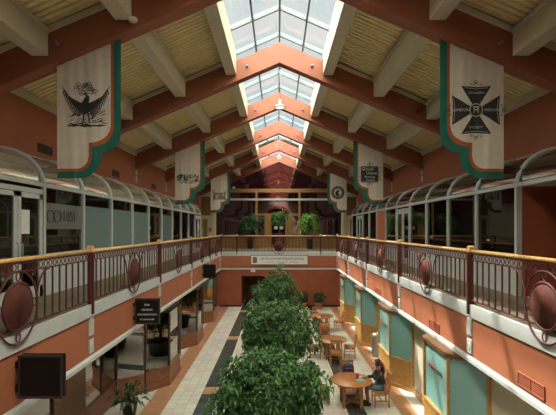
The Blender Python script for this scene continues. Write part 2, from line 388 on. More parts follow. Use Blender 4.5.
# ---- beams with ledgers
ordn = ['first', 'second', 'third', 'fourth', 'fifth', 'sixth']
beam_desc = {2: 'rust-red gable roof beam nearest the camera, carrying the winged and cross banners',
             3: 'rust-red gable roof beam, second from the front, with no banners',
             4: 'rust-red gable roof beam, third from the front, carrying the middle pair of banners',
             5: 'rust-red gable roof beam, fourth from the front, between middle and far banners',
             6: 'rust-red gable roof beam, fifth from the front, carrying the far pair of banners',
             7: 'rust-red gable roof beam against the dark lobby glass at the far end'}
for k, y in enumerate(FR):
    lab = beam_desc.get(k, 'rust-red gable roof beam overhead behind the nearest banner beam')
    r = empty('roof_beam', (0, y, 0), label=lab, cat='beam', group='gable roof beams')
    def chev(z0, z1, xe, y0, y1, mb, flat=.0):
        mb.prism([(-xe, B(xe)+z0), (0, B(0)+z0-flat), (xe, B(xe)+z0), (xe, B(xe)+z1), (0, B(0)+z1), (-xe, B(xe)+z1)], y0, y1, axis='y')
    mb = MB(); chev(.07, .68, 6.4, -.13, .13, mb); mb.build('beam_web', M['beam'], r)
    mb = MB(); chev(0, .07, 6.4, -.17, .17, mb); mb.build('beam_flange', M['beam'], r)
    # white ledgers and dark gap over the beam
    mb = MB(); mb2 = MB()
    for s in (-1, 1):
        for xa, xb in ((1.74, 3.05), (3.39, 4.76), (5.1, 6.33)):
            for yy in (-1, 1):
                y0, y1 = (.0, .17) if yy > 0 else (-.17, .0)
                mb.hexa([(s*xa, y0, B(xa)+.68), (s*xb, y0, B(xb)+.68), (s*xb, y1, B(xb)+.68), (s*xa, y1, B(xa)+.68),
                         (s*xa, y0, B(xa)+.81), (s*xb, y0, B(xb)+.81), (s*xb, y1, B(xb)+.81), (s*xa, y1, B(xa)+.81)])
            mb2.hexa([(s*xa, -.12, B(xa)+.81), (s*xb, -.12, B(xb)+.81), (s*xb, .12, B(xb)+.81), (s*xa, .12, B(xa)+.81),
                     (s*xa, -.12, B(xa)+.858), (s*xb, -.12, B(xb)+.858), (s*xb, .12, B(xb)+.858), (s*xa, .12, B(xa)+.858)])
    mb.build('ledger', M['cream'], r); mb2.build('shadow_gap', M['black'], r)
    if k >= 2 and k < 7:
        for xx, nm in ((-4.55, 'outer left'), (-1.06, 'inner left'), (1.06, 'inner right'), (4.5, 'outer right')):
            mb = MB(); zz = B(xx)+.34
            mb.lathe([(.04, 0), (.04, -.02), (.02, -.03), (.02, -.05), (.035, -.06), (.04, -.09), (.03, -.12), (.0, -.125)], 12, (xx, y-.131, zz), axis='y')
            mb.build('spotlight', M['metal'], label='small round silver spotlight on the %s roof beam from the front, %s one' % (ordn[k-2], nm), cat='spotlight', group='spotlights on the roof beams')
mb = MB(); mb.lathe([(.0, 0), (.09, -.005), (.1, -.03), (.08, -.075), (.0, -.09)], 16, (-3.0, FR[2]-.24, B(3.22)+.27))
mb.build('smoke_detector', M['board'], label='white domed smoke detector under a cream purlin beside the nearest beam', cat='smoke detector')
# ---- skylight, one glazed unit per bay
for k in range(-1, len(FR)-1):
    y0 = YN if k < 0 else FR[k]; y1 = FR[k+1]
    r = empty(wname(), kind='structure')
    f = MB()
    zt = 1.0
    n = max(1, round((y1-y0)/1.633))
    for i in range(n):
        yy = y0+(y1-y0)*(i+1)/n
        for s in (-1, 1):
            f.bar((0, yy, B(0)+zt), (s*1.55, yy, B(1.55)+zt), .07, .13)
    for xx in (-.78, 0, .78): f.bar((xx, y0, B(xx)+zt-.02), (xx, y1, B(xx)+zt-.02), .055, .11)
    for s in (-1, 1): f.bar((s*1.5, y0, B(1.5)+zt-.05), (s*1.5, y1, B(1.5)+zt-.05), .16, .2)
    f.build('window_frame', M['mullion'], r)
    g = MB()
    for s in (-1, 1):
        g.hexa([(0, y0, B(0)+zt), (s*1.6, y0, B(1.6)+zt), (s*1.6, y1, B(1.6)+zt), (0, y1, B(0)+zt),
                (0, y0, B(0)+zt+.01), (s*1.6, y0, B(1.6)+zt+.01), (s*1.6, y1, B(1.6)+zt+.01), (0, y1, B(0)+zt+.01)])
    g.build('glass', M['skyglass'], r)

# ---- curved-glass storefronts upstairs
SX = 5.3; ZT = EYE+.99
def curve_pts(n=10, off=0):
    return [(6.40-(6.40-SX-off)*math.cos(t), ZT+(.84-off)*math.sin(t)) for t in [PI/2*i/n for i in range(n+1)]]
FRONT = [9.17+1.86*k for k in range(-5, 12)]
def storefront(s, y0, y1, typ):
    """typ: clear, frost, sign, door, alcove, panel"""
    r = empty(wname() if typ != 'door' else dname(), kind='structure')
    L = lambda x: s*x
    f = MB(); top = ZT
    # posts at y0 and top rails
    f.box(L(SX-.04), L(SX+.08), y0-.045, y0+.045, UF, top)
    f.box(L(SX-.05), L(SX+.08), y0, y1, top-.05, top+.04)
    # curved ribs
    cp = curve_pts(10)
    f.tube([(L(x), y0, z) for x, z in cp], .05, 6)
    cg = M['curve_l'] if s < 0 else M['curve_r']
    g = MB(); cp = curve_pts(10, .02); n = len(cp)
    g.add([(L(x), y0, z) for x, z in cp]+[(L(x), y1, z) for x, z in cp], [(i, i+1, n+i+1, n+i) for i in range(n-1)], 0, True)
    g.build('curved_glass', cg, r)
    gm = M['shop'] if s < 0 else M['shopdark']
    if typ in ('clear', 'frost', 'sign'):
        k = MB(); k.box(L(SX-.01), L(SX+.05), y0+.045, y1-.045, UF, UF+.1); k.box(L(SX), L(SX+.04), y0+.045, y1-.045, UF+.1, 4.6)
        k.box(L(SX-.03), L(SX+.06), y0+.045, y1-.045, 4.58, 4.64); k.build('kick_panel', M['greyframe'], r)
        g = MB(); g.box(L(SX+.02), L(SX+.03), y0+.04, y1-.04, 4.64, top-.05); g.build('glass', gm, r)
        if typ == 'frost':
            g = MB(); g.box(L(SX+.012), L(SX+.016), y0+.05, y1-.05, 4.65, 5.83); g.build('frosted_film', M['frost'], r)
        if typ == 'sign':
            g = MB(); g.box(L(SX+.012), L(SX+.016), y0+.05, y1-.05, 5.2, 5.80); g.build('frosted_film', M['greyfilm'], r)
            # infinity sign and 105F, read from the walkway
            h = MB(); cy, cz = y0+.45, 5.50
            for q in (-1, 1):
                h.tube([(L(SX-.0), cy+q*.15+.15*math.cos(t), cz+.14*math.sin(t)) for t in [2*PI*i/24 for i in range(24)]], .012, 5, True)
            tm = text_mb('105F', .37, 'LEFT', depth=.006)
            h.add([(L(SX-.008)-yy, y0+.80+x, cz+z) for x, yy, z in tm.v], tm.f)
            h.build('lettering', M['lettergrey'], r)
    elif typ == 'door':
        f.box(L(SX-.03), L(SX+.07), y0, y1, top-.22, top-.12)
        w = (y1-y0-.13)/2
        for i in range(2):
            a = y0+.06+i*(w+.01); b = a+w
            d = MB()
            d.box(L(SX-.02), L(SX+.04), a, a+.11, UF+.02, top-.23); d.box(L(SX-.02), L(SX+.04), b-.11, b, UF+.02, top-.23)
            d.box(L(SX-.02), L(SX+.04), a, b, UF+.02, UF+.28); d.box(L(SX-.02), L(SX+.04), a, b, top-.33, top-.23)
            dd = d.build('door_leaf', M['greyframe'], r)
            g = MB(); g.box(L(SX+.005), L(SX+.015), a+.11, b-.11, UF+.28, top-.33); g.build('glass', gm, dd)
            h = MB(); hy = b-.06 if i == 0 else a+.06
            h.tube([(L(SX-.02), hy, UF+.9), (L(SX-.08), hy, UF+.92), (L(SX-.08), hy, UF+1.2), (L(SX-.02), hy, UF+1.22)], .012, 6); h.build('door_handle', M['metal'], dd)
            if s < 0 and i == 1:
                p = MB(); p.box(L(SX-.0), L(SX+.004), a+.12, a+.42, 5.1, 5.6); p.build('notice_paper', M['board'], dd)
        g = MB(); g.box(L(SX+.005), L(SX+.015), y0, y1, top-.12, top-.05); g.build('transom_glass', gm, r)
    elif typ == 'alcove':
        k = MB(); k.box(L(6.3), L(6.4), y0, y1, UF, top+.0); k.box(L(SX), L(6.4), y1-.04, y1+.04, UF, top); k.box(L(SX), L(6.4), y0-.04, y0+.04, UF, top)
        k.box(L(SX), L(6.4), y0, y1, top-.04, top, 1)
        k.build('alcove_wall', [M['darkrust'], M['white']], r)
    elif typ == 'panel':
        k = MB(); k.box(L(SX), L(SX+.06), y0+.045, y1-.045, UF, top-.05); k.build('wall_panel', M['rust'], r)
    f.build('window_frame', M['greyframe'], r)
for k in range(-5, 11):
    y0 = 9.17+1.86*k; y1 = y0+1.86
    if k <= 9:
        storefront(-1, y0, y1, {-1: 'door', 0: 'sign', 1: 'frost', 2: 'frost', 3: 'frost', 5: 'frost', 9: 'door'}.get(k, 'clear'))
    storefront(1, y0, y1, {-1: 'alcove', 4: 'door', 6: 'panel', 9: 'door'}.get(k, 'clear'))
for s, ye in ((-1, 9.17+1.86*10), (1, 9.17+1.86*11)):      # closing ends
    mb = MB(); cp = curve_pts(10)
    mb.prism([(s*6.42, UF), (s*SX, UF)]+[(s*x, z) for x, z in cp]+[(s*6.42, 7.0)], ye, ye+.08, axis='y')
    struct(tname(), mb, M['cream'])
for s in (-1, 1):   # near remainder
    mb = MB(); mb.box(s*5.3, s*5.4, YN, 9.17-1.86*5, UF, 6.2); mb.box(s*5.3, s*6.5, YN, 9.17-1.86*5, 6.2, 7.0); struct('wall_%s_near' % ('left' if s < 0 else 'right'), mb, M['cream'])
    # room behind the far end, pilaster and cream end wall
    ye = 28.0 if s < 0 else 29.8
    mb = MB(); mb.box(s*6.36, s*6.45, ye, YF, UF, 7.03); struct('wall_%s_end' % ('left' if s < 0 else 'right'), mb, M['cream'])

# ---- far lobby wall: cream sides, dark glass with oak framing
GX = 5.05
mb = MB()
for s in (-1, 1):
    mb.prism([(s*GX, UF), (s*8.5, UF), (s*8.5, B(8.5)+.9), (s*6.4, B(6.4)+.9), (s*GX, B(GX)+.9)], YF+.02, YF+.2, axis='y')
    mb.box(s*GX, s*(GX+.25), YF-.12, YF+.02, UF, B(GX)+.2)
struct('wall_far_end', mb, M['cream'])
mb = MB()
for s in (-1, 1):
    mb.box(s*5.75, s*6.1, YF-.05, YF+.03, UF, UF+2.3); mb.box(s*5.5, s*6.25, YF-.03, YF+.03, UF+2.6, UF+4.1)
struct(tname(), mb, M['bronzelight'])
r = empty(wname(), kind='structure')
g = MB(); g.prism([(-GX, UF), (GX, UF), (GX, B(GX)+.9), (0, B(0)+.9), (-GX, B(GX)+.9)], YF+.04, YF+.06, axis='y'); g.build('glass', M['lobby'], r)
f = MB(); f.box(-GX, GX, YF-.10, YF+.03, EYE+2.95, EYE+3.25)
for xx in (-1.78, 1.68): f.box(xx-.09, xx+.09, YF-.10, YF+.03, UF, EYE+2.95)
f.box(-1.7, 1.6, YF-.08, YF+.03, EYE+1.1, EYE+1.24)
f.box(-1.13, -.58, YF-.07, YF+.03, UF, EYE+1.1); f.box(.53, 1.08, YF-.07, YF+.03, UF, EYE+1.1)
for a, b in ((-GX, -1.87), (1.77, GX), (-1.7, -1.13), (1.08, 1.6)):
    f.box(a, b, YF-.07, YF+.03, UF, UF+.75)
    f.box(a, b, YF-.09, YF+.03, UF+.75, UF+.82)
f.build('window_frame', M['lobbyoak'], r)
g = MB(); g.box(-.58, .53, YF+.0, YF+.03, UF, UF+.25); g.build('door_bottom_rail', M['lobbyoak'], r)
n_ = MB(); n_.box(-.36, -.08, YF-.01, YF+.0, EYE-.02, EYE+.22); n_.box(.06, .36, YF-.01, YF+.0, EYE-.02, EYE+.22); n_.build('door_notice', M['board'], r)
mb = MB(); mb.box(-5.4, 5.4, YF-.6, YF-.5, EYE+2.27, EYE+2.42); 
for s in (-1, 1): mb.box(s*4.9, s*4.98, YF-.5, YF+.02, EYE+2.3, EYE+2.4)
struct(tname(), mb, M['steel'])
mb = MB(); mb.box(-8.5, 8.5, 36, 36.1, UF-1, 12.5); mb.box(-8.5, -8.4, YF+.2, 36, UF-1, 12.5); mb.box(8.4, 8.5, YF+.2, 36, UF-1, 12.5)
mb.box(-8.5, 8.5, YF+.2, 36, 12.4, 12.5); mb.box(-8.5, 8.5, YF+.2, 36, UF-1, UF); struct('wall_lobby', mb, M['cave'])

# ---- ground-floor shop fronts with projecting bays
def offset_bay(s, y0, o):
    return [(s*(4.25), y0-.7-o), (s*(3.67-o), y0-o*.4), (s*(3.67-o), y0+1.45+o*.4), (s*(4.25), y0+2.15+o)]
def bay(s, y0, base_h, mbase, mglass, mpost, mcap):
    r = empty(wname(), kind='structure')
    P0 = offset_bay(s, y0, 0); P1 = offset_bay(s, y0, -.06)
    b = MB(); g = MB(); p = MB()
    for i in range(3):
        a0, a1, c0, c1 = P0[i], P0[i+1], P1[i], P1[i+1]
        q = [(a0[0], a0[1]), (a1[0], a1[1]), (c1[0], c1[1]), (c0[0], c0[1])]
        b.prism(q, 0, base_h)
        m0 = [((a0[0]+c0[0])/2, (a0[1]+c0[1])/2), ((a1[0]+c1[0])/2, (a1[1]+c1[1])/2)]
        qq = [m0[0], m0[1], (m0[1][0]+s*.012, m0[1][1]), (m0[0][0]+s*.012, m0[0][1])]
        g.prism(qq, base_h, 2.41)
    for q, o in (((0, .13), .03), ((base_h*.5, base_h*.5+.02), .012), ((base_h-.07, base_h), .03)):
        Q = offset_bay(s, y0, o)
        for i in range(3):
            b.prism([Q[i], Q[i+1], P0[i+1], P0[i]], q[0], q[1])
    b.build('base_panel', mbase, r); g.build('glass', mglass, r)
    for i in (0, 3):
        x, y = P0[i]; q_ = .05 if s > 0 or i == 3 else .03; p.box(x-q_, x+q_, y-q_, y+q_, 0, 2.41)
    for i in (1, 2):
        x, y = P0[i]; p.box(x-.02, x+.03, y-.022, y+.022, base_h, 2.41)
    p.build('window_post', mpost, r)
    c = MB(); c.prism(offset_bay(s, y0, .045 if s > 0 else -.005), 2.41, 2.478); c.build('window_head', mcap, r)
    return r
for k in range(-1, 4):
    y0 = 9.0+4.7*k
    if k > 0: bay(-1, y0, .62, M['brownbase'], M['bronzeglass'], M['bronze'], M['sign'])
    rr = bay(1, y0, .98, M['oakbase'], M['teal'], M['oak'], M['oakdark'])
    # small red and grey lettering strip stuck on the teal glass
    st = MB(); st.box(3.655, 3.675, y0+.75, y0+1.12, 1.87, 1.915, 0); st.box(3.655, 3.675, y0+.35, y0+.75, 1.88, 1.905, 1); st.build('sticker_strip', [M['red'], M['lettergrey']], rr)
    # recess between bays
    a, b_ = y0+2.15, y0+4.0
    if k < 3:
      if k > 0:
        r = empty(dname(), kind='structure')
        XR = -4.95; ya, yb = a+.55, b_-.55
        f = MB(); f.box(XR-.05, XR+.03, ya, yb, 0, .12); f.box(XR-.05, XR+.03, ya, yb, 2.3, 2.5)
        for yy in (ya+.03, (ya+yb)/2, yb-.03): f.box(XR-.06, XR+.04, yy-.04, yy+.04, 0, 2.5)
        f.build('door_frame', M['bronze'], r)
        g = MB(); g.box(XR-.02, XR-.005, ya, yb, .12, 2.35)
        bs = MB()
        for p, q in (((-4.28, a+.02), (XR, ya-.02)), ((XR, yb+.02), (-4.28, b_-.02))):
            bs.prism([p, q, (q[0]-.05, q[1]), (p[0]-.05, p[1])], 0, .62); g.prism([(p[0]-.02, p[1]), (q[0]-.02, q[1]), (q[0]-.032, q[1]), (p[0]-.032, p[1])], .62, 2.48)
        bs.build('base_panel', M['brownbase'], r)
        g.build('glass', M['bronzeglass'], r)
        h = MB(); hy = (ya+yb)/2-.12; h.tube([(XR+.03, hy, .95), (XR+.09, hy, .97), (XR+.09, hy, 1.3), (XR+.03, hy, 1.32)], .015, 6); h.build('door_handle', M['metal'], r)
      if True:
        mb = MB(); mb.box(4.25, 4.33, a+.05, b_-.05, 0, 2.5); struct('wall_right_recess', mb, M['cream'])
        mb = MB(); mb.box(4.22, 4.30, a+.05, b_-.05, 0, .2); struct(tname(), mb, M['oakbase'])
# long recessed glazed front on the near left
r = empty(wname(), kind='structure'); XR = -4.95; yb = 12.45
f = MB(); f.box(XR-.05, XR+.03, 3.5, yb, 2.38, 2.5)
for yy in (3.55, 5.2, 7.1, 10.35, yb-.03): f.box(XR-.06, XR+.03, yy-.035, yy+.035, 0, 2.5)
f.build('window_frame', M['bronze'], r)
g = MB(); g.box(XR-.02, XR-.005, 3.5, yb, .62, 2.38); g.prism([(XR-.02, yb), (-4.30, 12.98), (-4.312, 12.98), (XR-.032, yb)], .62, 2.48); g.build('glass', M['bronzeglass'], r)
bs = MB(); bs.box(XR-.05, XR, 3.5, yb, 0, .62); bs.prism([(XR, yb), (-4.28, 12.98), (-4.33, 12.98), (XR-.05, yb)], 0, .62)
bs.box(XR-.05, XR+.03, 3.5, yb, .57, .63); bs.box(XR-.05, XR+.02, 3.5, yb, 0, .12); bs.build('base_panel', M['brownbase'], r)
r = empty(dname(), kind='structure')
mb = MB(); mb.box(XR-.0, XR+.05, 8.9, 10.3, 0, 2.4); mb.build('door_leaf', M['bronzelight'], r)
mb = MB(); mb.tube([(XR+.05, 10.12, .95), (XR+.11, 10.12, .97), (XR+.11, 10.12, 1.25), (XR+.05, 10.12, 1.27)], .014, 6); mb.build('door_handle', M['metal'], r)
for s in (-1, 1):   # closing pieces at both ends
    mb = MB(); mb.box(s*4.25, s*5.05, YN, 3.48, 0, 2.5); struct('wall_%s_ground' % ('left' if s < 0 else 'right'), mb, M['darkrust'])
r = empty(dname(), kind='structure')
mb = MB(); mb.box(4.28, 4.36, 25.3, YR, 0, 2.5); mb.build('wall_panel', M['oakbase'], r)
mb = MB(); mb.box(4.22, 4.28, 26.3, 27.2, 0, 2.1); mb.build('door_leaf', M['bronze'], r)
r = empty(dname(), kind='structure')
mb = MB(); mb.box(-4.36, -4.28, 25.3, YR, 0, 2.5); mb.build('door_leaf', M['bronze'], r)
mb = MB(); mb.box(4.0, 4.16, 25.9, 26.1, 1.75, 2.05); mb.build('wall_lamp', M['board'], label='small pale wall lamp by the far right shop door', cat='lamp')

# ================================================================== RAILINGS
POST = [-1.3+4.86*i for i in range(0, 6)]     # 3.67, 8.59 ...
RX = 3.905
rail_t = {}
def ring(mb, cx, cz, rx, rz, r=.012, n=20, nn=5, y=0):
    mb.tube([(cx+rx*math.cos(t), y, cz+rz*math.sin(t)) for t in [2*PI*i/n for i in range(n)]], r, nn, True, up=(0, 1, 0))
def make_panel(L, label, group, medal=True, endpost=True):
    """panel in local XZ plane from x=0 (post) to x=L; z=0 at the upper floor"""
    r = empty('railing_panel', label=label, cat='railing', group=group)
    p = MB(); p.box(-.055, .055, -.035, .035, -.04, 1.03); p.box(-.025, .025, -.075, -.035, -.24, 1.0)
    ring(p, 0, -.17, .03, .04, .008, 12, y=-.06)
    p.build('post', M['rail'], r)
    c = MB(); c.box(-.065, .065, -.05, .05, 1.03, 1.13); c.prism([(-.065, 1.13), (.065, 1.13), (0, 1.16)], -.05, .05, axis='y'); c.build('post_cap', M['hand'], r)
    h = MB(); h.tube([(.067, 0, 1.045), (L-.067, 0, 1.045)], .034, 10); h.build('handrail', M['hand'], r)
    f = MB(); f.box(.056, L-.057, -.012, .012, .985, 1.01); f.box(.056, L-.057, -.012, .012, .85, .872); f.box(.056, L-.057, -.012, .012, .03, .055)
    f.build('rail_bar', M['rail'], r)
    z = MB(); n = int((L-.1)/.135)
    for i in range(n):
        ring(z, .05+(i+.5)*(L-.1)/n, .93, .05, .055, .008, 10, 4)
    z.build('frieze', M['rail'], r)
    cx, cz = L/2, .37; my = -.06
    n = round((L-.1)/.232)
    for i in range(1, n):
        x = .05+(L-.1)*i/n
        d = abs(x-cx)
        if medal and d < .45: continue
        b = MB(); b.box(x-.012, x+.012, -.012, .012, .055, .85); b.build('baluster', M['rail'], r)
    if medal:
        m = MB(); m.lathe([(.0, -.02), (.31, -.02), (.32, 0), (.31, .02), (.0, .02)], 36, (cx, my, cz), axis='y'); dsc = m.build('medallion', M['disc'], r)
        m = MB(); ring(m, cx, cz, .330, .345, .022, 36, 8, y=my); ring(m, cx, cz-.02, .47, .53, .016, 40, 6, y=my)
        for dx, dz in ((0, .435), (0, -.455), (.40, 0), (-.40, 0)): ring(m, cx+dx, cz+dz, .05, .065, .010, 14, y=my)
        m.build('medallion_ring', M['rail'], dsc)
        m = MB()
        for s in (-1, 1):
            m = MB(); m.tube([(cx+s*(.86-.36*math.sin(t)), my*.6, .85-.46*(1-math.cos(t))-.0) for t in [PI/2*i/10 for i in range(11)]], .015, 6, up=(0, 1, 0))
            m.build('scroll_arm', M['rail'], dsc)
            m = MB(); m.box(cx+s*.18-.012, cx+s*.18+.012, -.012, .012, .74, .85); m.build('baluster', M['rail'], r)
    return r
side_names = {0: 'closest to the camera', 1: 'second from the camera', 2: 'third from the camera', 3: 'fourth from the camera', 4: 'fifth one from the camera', 5: 'last one, meeting the far corner'}
proto = make_panel(4.86, 'x', 'railing panels along the balconies')
first = True
for s in (-1, 1):
    for i, y in enumerate(POST):
        if i == 5 : continue
        o = proto if first else copy_tree(proto); first = False
        # the post mullions and medallions (local -y) face the void
        if s < 0: o.location = (-RX, y, UF); o.rotation_euler = (0, 0, PI/2)
        else: o.location = (RX, y+4.86, UF); o.rotation_euler = (0, 0, -PI/2)
        o['label'] = 'red metal railing panel with medallion, %s balcony, %s' % ('left' if s < 0 else 'right', side_names[i])
# last short panels to the corner
Lc = YR-(POST[-1])
sp = None
for s in (-1, 1):
    if sp is None: o = sp = make_panel(Lc, 'x', 'railing panels along the balconies')
    else: o = copy_tree(sp)
    if s < 0: o.location = (-RX, POST[-1], UF); o.rotation_euler = (0, 0, PI/2)
    else: o.location = (RX, YR, UF); o.rotation_euler = (0, 0, -PI/2)
    o['label'] = 'dark red metal railing panel on the %s balcony ending at the far corner' % ('left' if s < 0 else 'right')
o = make_panel(5.6, 'dark red railing panel with round medallion in the middle of the far balcony', 'far balcony railing'); o.location = (-2.8, YR+.02, UF)
o = make_panel(1.05, 'short plain dark red railing panel at the left end of the far balcony', 'far balcony railing', False); o.location = (-3.85, YR+.02, UF)
o = make_panel(1.04, 'short plain dark red railing panel at the right end of the far balcony', 'far balcony railing', False); o.location = (2.8, YR+.02, UF)

# plaques on the fascia under each post and on the upper walls under each beam
for s in (-1, 1):
    for y in POST[1:]+[YR-.2]:
        mb = MB()
        mb.box(s*3.87, s*3.9, y-.09, y+.09, 3.02, 3.38)
        for q in (-.05, 0, .05): mb.box(s*3.855, s*3.87, y+q-.014, y+q+.014, 3.04, 3.36)
        mb.box(s*3.87, s*3.9, y-.09, y+.09, 2.66, 2.94)
        mb.tube([(s*3.868, y+.05*math.cos(t), 2.8+.06*math.sin(t)) for t in [2*PI*i/16 for i in range(16)]], .009, 5, True)
        struct(tname(), mb, M['white'])
    for y in FR[1:-1]:
        mb = MB(); mb.box(s*6.38, s*6.42, y-.09, y+.09, EYE+2.1, EYE+2.38); mb.box(s*6.38, s*6.42, y-.09, y+.09, EYE+2.44, EYE+2.64)
        struct(tname(), mb, M['white'])

# vents
def vent(x, y, z, w, h, s, m, label, grp):
    r = empty('air_vent', (x, y, z), label=label, cat='vent', group=grp)
    f = MB(); f.box(0, s*.02, -w/2, w/2, -h/2, -h/2+.02); f.box(0, s*.02, -w/2, w/2, h/2-.02, h/2)
    for q in (-w/2, -.01, w/2-.02): f.box(0, s*.02, q, q+.02, -h/2+.02, h/2-.02)
    f.build('vent_frame', m, r)
    l = MB(); n = 6
    for i in range(n): zz = -h/2+.03+(h-.05)*i/n; l.box(s*.001, s*.012, -w/2+.02, w/2-.02, zz, zz+.014)
    l.box(s*.0005, s*.002, -w/2+.02, w/2-.02, -h/2+.02, h/2-.02)
    l.build('louver', M['louver'] if m is not M['ventrust'] else M['ventrust'], r)
for y, w_ in ((6.4, 'nearest the camera'), (10.35, 'middle one under the second railing panel'), (16.1, 'farthest visible one')):
    vent(3.9, y, 2.76, .68, .22, -1, M['ventrust'], 'rust-coloured air vent low on the right balcony fascia, '+w_, 'fascia air vents')
for y, w_ in ((11.2, 'left of the winged-figure banner'), (16.1, 'just right of the winged-figure banner'), (21.0, 'beside the middle left banner')):
    vent(-6.42, y, EYE+2.17, .68, .24, 1, M['louver'], 'dark louvred vent on the rust upper left wall, '+w_, 'upper wall vents')

# ================================================================== BANNERS
BW = 1.33
def b_out(u):
    if u <= .46: return 0
    if u <= .93: return .50-.50*math.sqrt(max(0, 1-((u-.46)/.47)**2))
    return .90-.36*math.sqrt(max(0, 1-((u-.93)/.40)**2))
def b_mid(u):
    if u <= .42: return .14
    if u <= .73: return .48-.34*math.sqrt(max(0, 1-((u-.42)/.31)**2))
    return 1.04-.38*math.sqrt(max(0, 1-((u-.73)/.45)**2))
def b_in(u):
    if u <= .40: return .20
    if u <= .66: return .48-.28*math.sqrt(max(0, 1-((u-.40)/.26)**2))
    return 1.10-.36*math.sqrt(max(0, 1-((u-.66)/.46)**2))
def wave(u, v): return .009*math.sin(u*13+.7)*(1-.25*v)+.003*math.sin(u*31+v*1.5)
def make_cloth(fn, u1, step, th, zoff, top):
    mb = MB(); us = sorted(set([round(u1*i/44, 4) for i in range(45)]+[step, step+.0005]))
    nv = 14
    for i in range(len(us)-1):
        a, b = us[i], us[i+1]
        if a == step: continue
        za, zb = fn(min(a, u1) if a != round(step+.0005, 4) else step+.0006), fn(b)
        for side in (-1, 1):
            vs = []
            for u, z0 in ((a, za), (b, zb)):
                for j in range(nv+1):
                    v = z0+(top(u)-z0)*j/nv
                    vs.append((u, wave(u, v)+side*th, v))
            fs = []
            for j in range(nv):
                q = (j, nv+1+j, nv+2+j, j+1)
                fs.append(q if side < 0 else tuple(reversed(q)))
            mb.add(vs, fs, 0, True)
        mb.add([(a, wave(a, za)-th, za), (b, wave(b, zb)-th, zb), (b, wave(b, zb)+th, zb), (a, wave(a, za)+th, za)], [(0, 1, 2, 3)])
    z0, z1 = fn(u1), top(u1)
    mb.add([(u1, wave(u1, z0)-th, z0), (u1, wave(u1, z1)-th, z1), (u1, wave(u1, z1)+th, z1), (u1, wave(u1, z0)+th, z0)], [(0, 1, 2, 3)])
    mb.add([(0, wave(0, .1)-th, fn(0)), (0, wave(0, 2)-th, top(0)), (0, wave(0, 2)+th, top(0)), (0, wave(0, .1)+th, fn(0))], [(0, 1, 2, 3)])
    return mb
class Art:
    """flat ink shapes printed on the front of the cloth (u across, v up)"""
    def __init__(s): s.mb = MB()
    def poly(s, pts, mi=0, lift=.0):
        n = len(pts); c = (sum(p[0] for p in pts)/n, sum(p[1] for p in pts)/n)
        def tri(a, b, d, lv=0):
            es = (math.dist(a, b), math.dist(b, d), math.dist(d, a)); m = max(es)
            if m > .09 and lv < 10:
                i = es.index(m); p = (a, b, d); p = p[i:]+p[:i]
                h = ((p[0][0]+p[1][0])/2, (p[0][1]+p[1][1])/2)
                tri(p[0], h, p[2], lv+1); tri(h, p[1], p[2], lv+1); return
            s.mb.add([(u, wave(u, v)-.0125-lift, v) for u, v in (a, b, d)], [(0, 1, 2)], mi)
        for i in range(n): tri(pts[i], pts[(i+1) % n], c)
    def line(s, pts, w=.012, mi=0, lift=.0, taper=False):
        N = len(pts)
        for i in range(N-1):
            (x0, y0), (x1, y1) = pts[i], pts[i+1]; L = math.hypot(x1-x0, y1-y0) or 1e-6
            w0 = w*(1-i/N) if taper else w; w1 = w*(1-(i+1)/N) if taper else w
            nx, ny = -(y1-y0)/L/2, (x1-x0)/L/2
            s.poly([(x0+nx*w0, y0+ny*w0), (x0-nx*w0, y0-ny*w0), (x1-nx*w1, y1-ny*w1), (x1+nx*w1, y1+ny*w1)], mi, lift)
    def ring(s, c, r0, r1, mi=0, lift=0, n=28):
        for i in range(n):
            a, b = 2*PI*i/n, 2*PI*(i+1)/n
            s.poly([(c[0]+r0*math.cos(a), c[1]+r0*math.sin(a)), (c[0]+r1*math.cos(a), c[1]+r1*math.sin(a)), (c[0]+r1*math.cos(b), c[1]+r1*math.sin(b)), (c[0]+r0*math.cos(b), c[1]+r0*math.sin(b))], mi, lift)
    def text(s, t, c, size, mi=0, lift=.002, xs=1, rot=0):
        m = text_mb(t, size, xs=xs, depth=.0)
        cs, sn = math.cos(rot), math.sin(rot)
        vs = []
        for x, y, z in m.v:
            u, v = c[0]+x*cs-z*sn, c[1]+x*sn+z*cs; vs.append((u, wave(u, v)-.0125-lift, v))
        s.mb.add(vs, m.f, mi)
    def curl(s, c, r, turns=1.4, w=.012, a0=0, d=1):
        s.line([(c[0]+r*(1-i/26)*math.cos(a0+d*i*turns*2*PI/24), c[1]+r*(1-i/26)*math.sin(a0+d*i*turns*2*PI/24)) for i in range(24)], w)
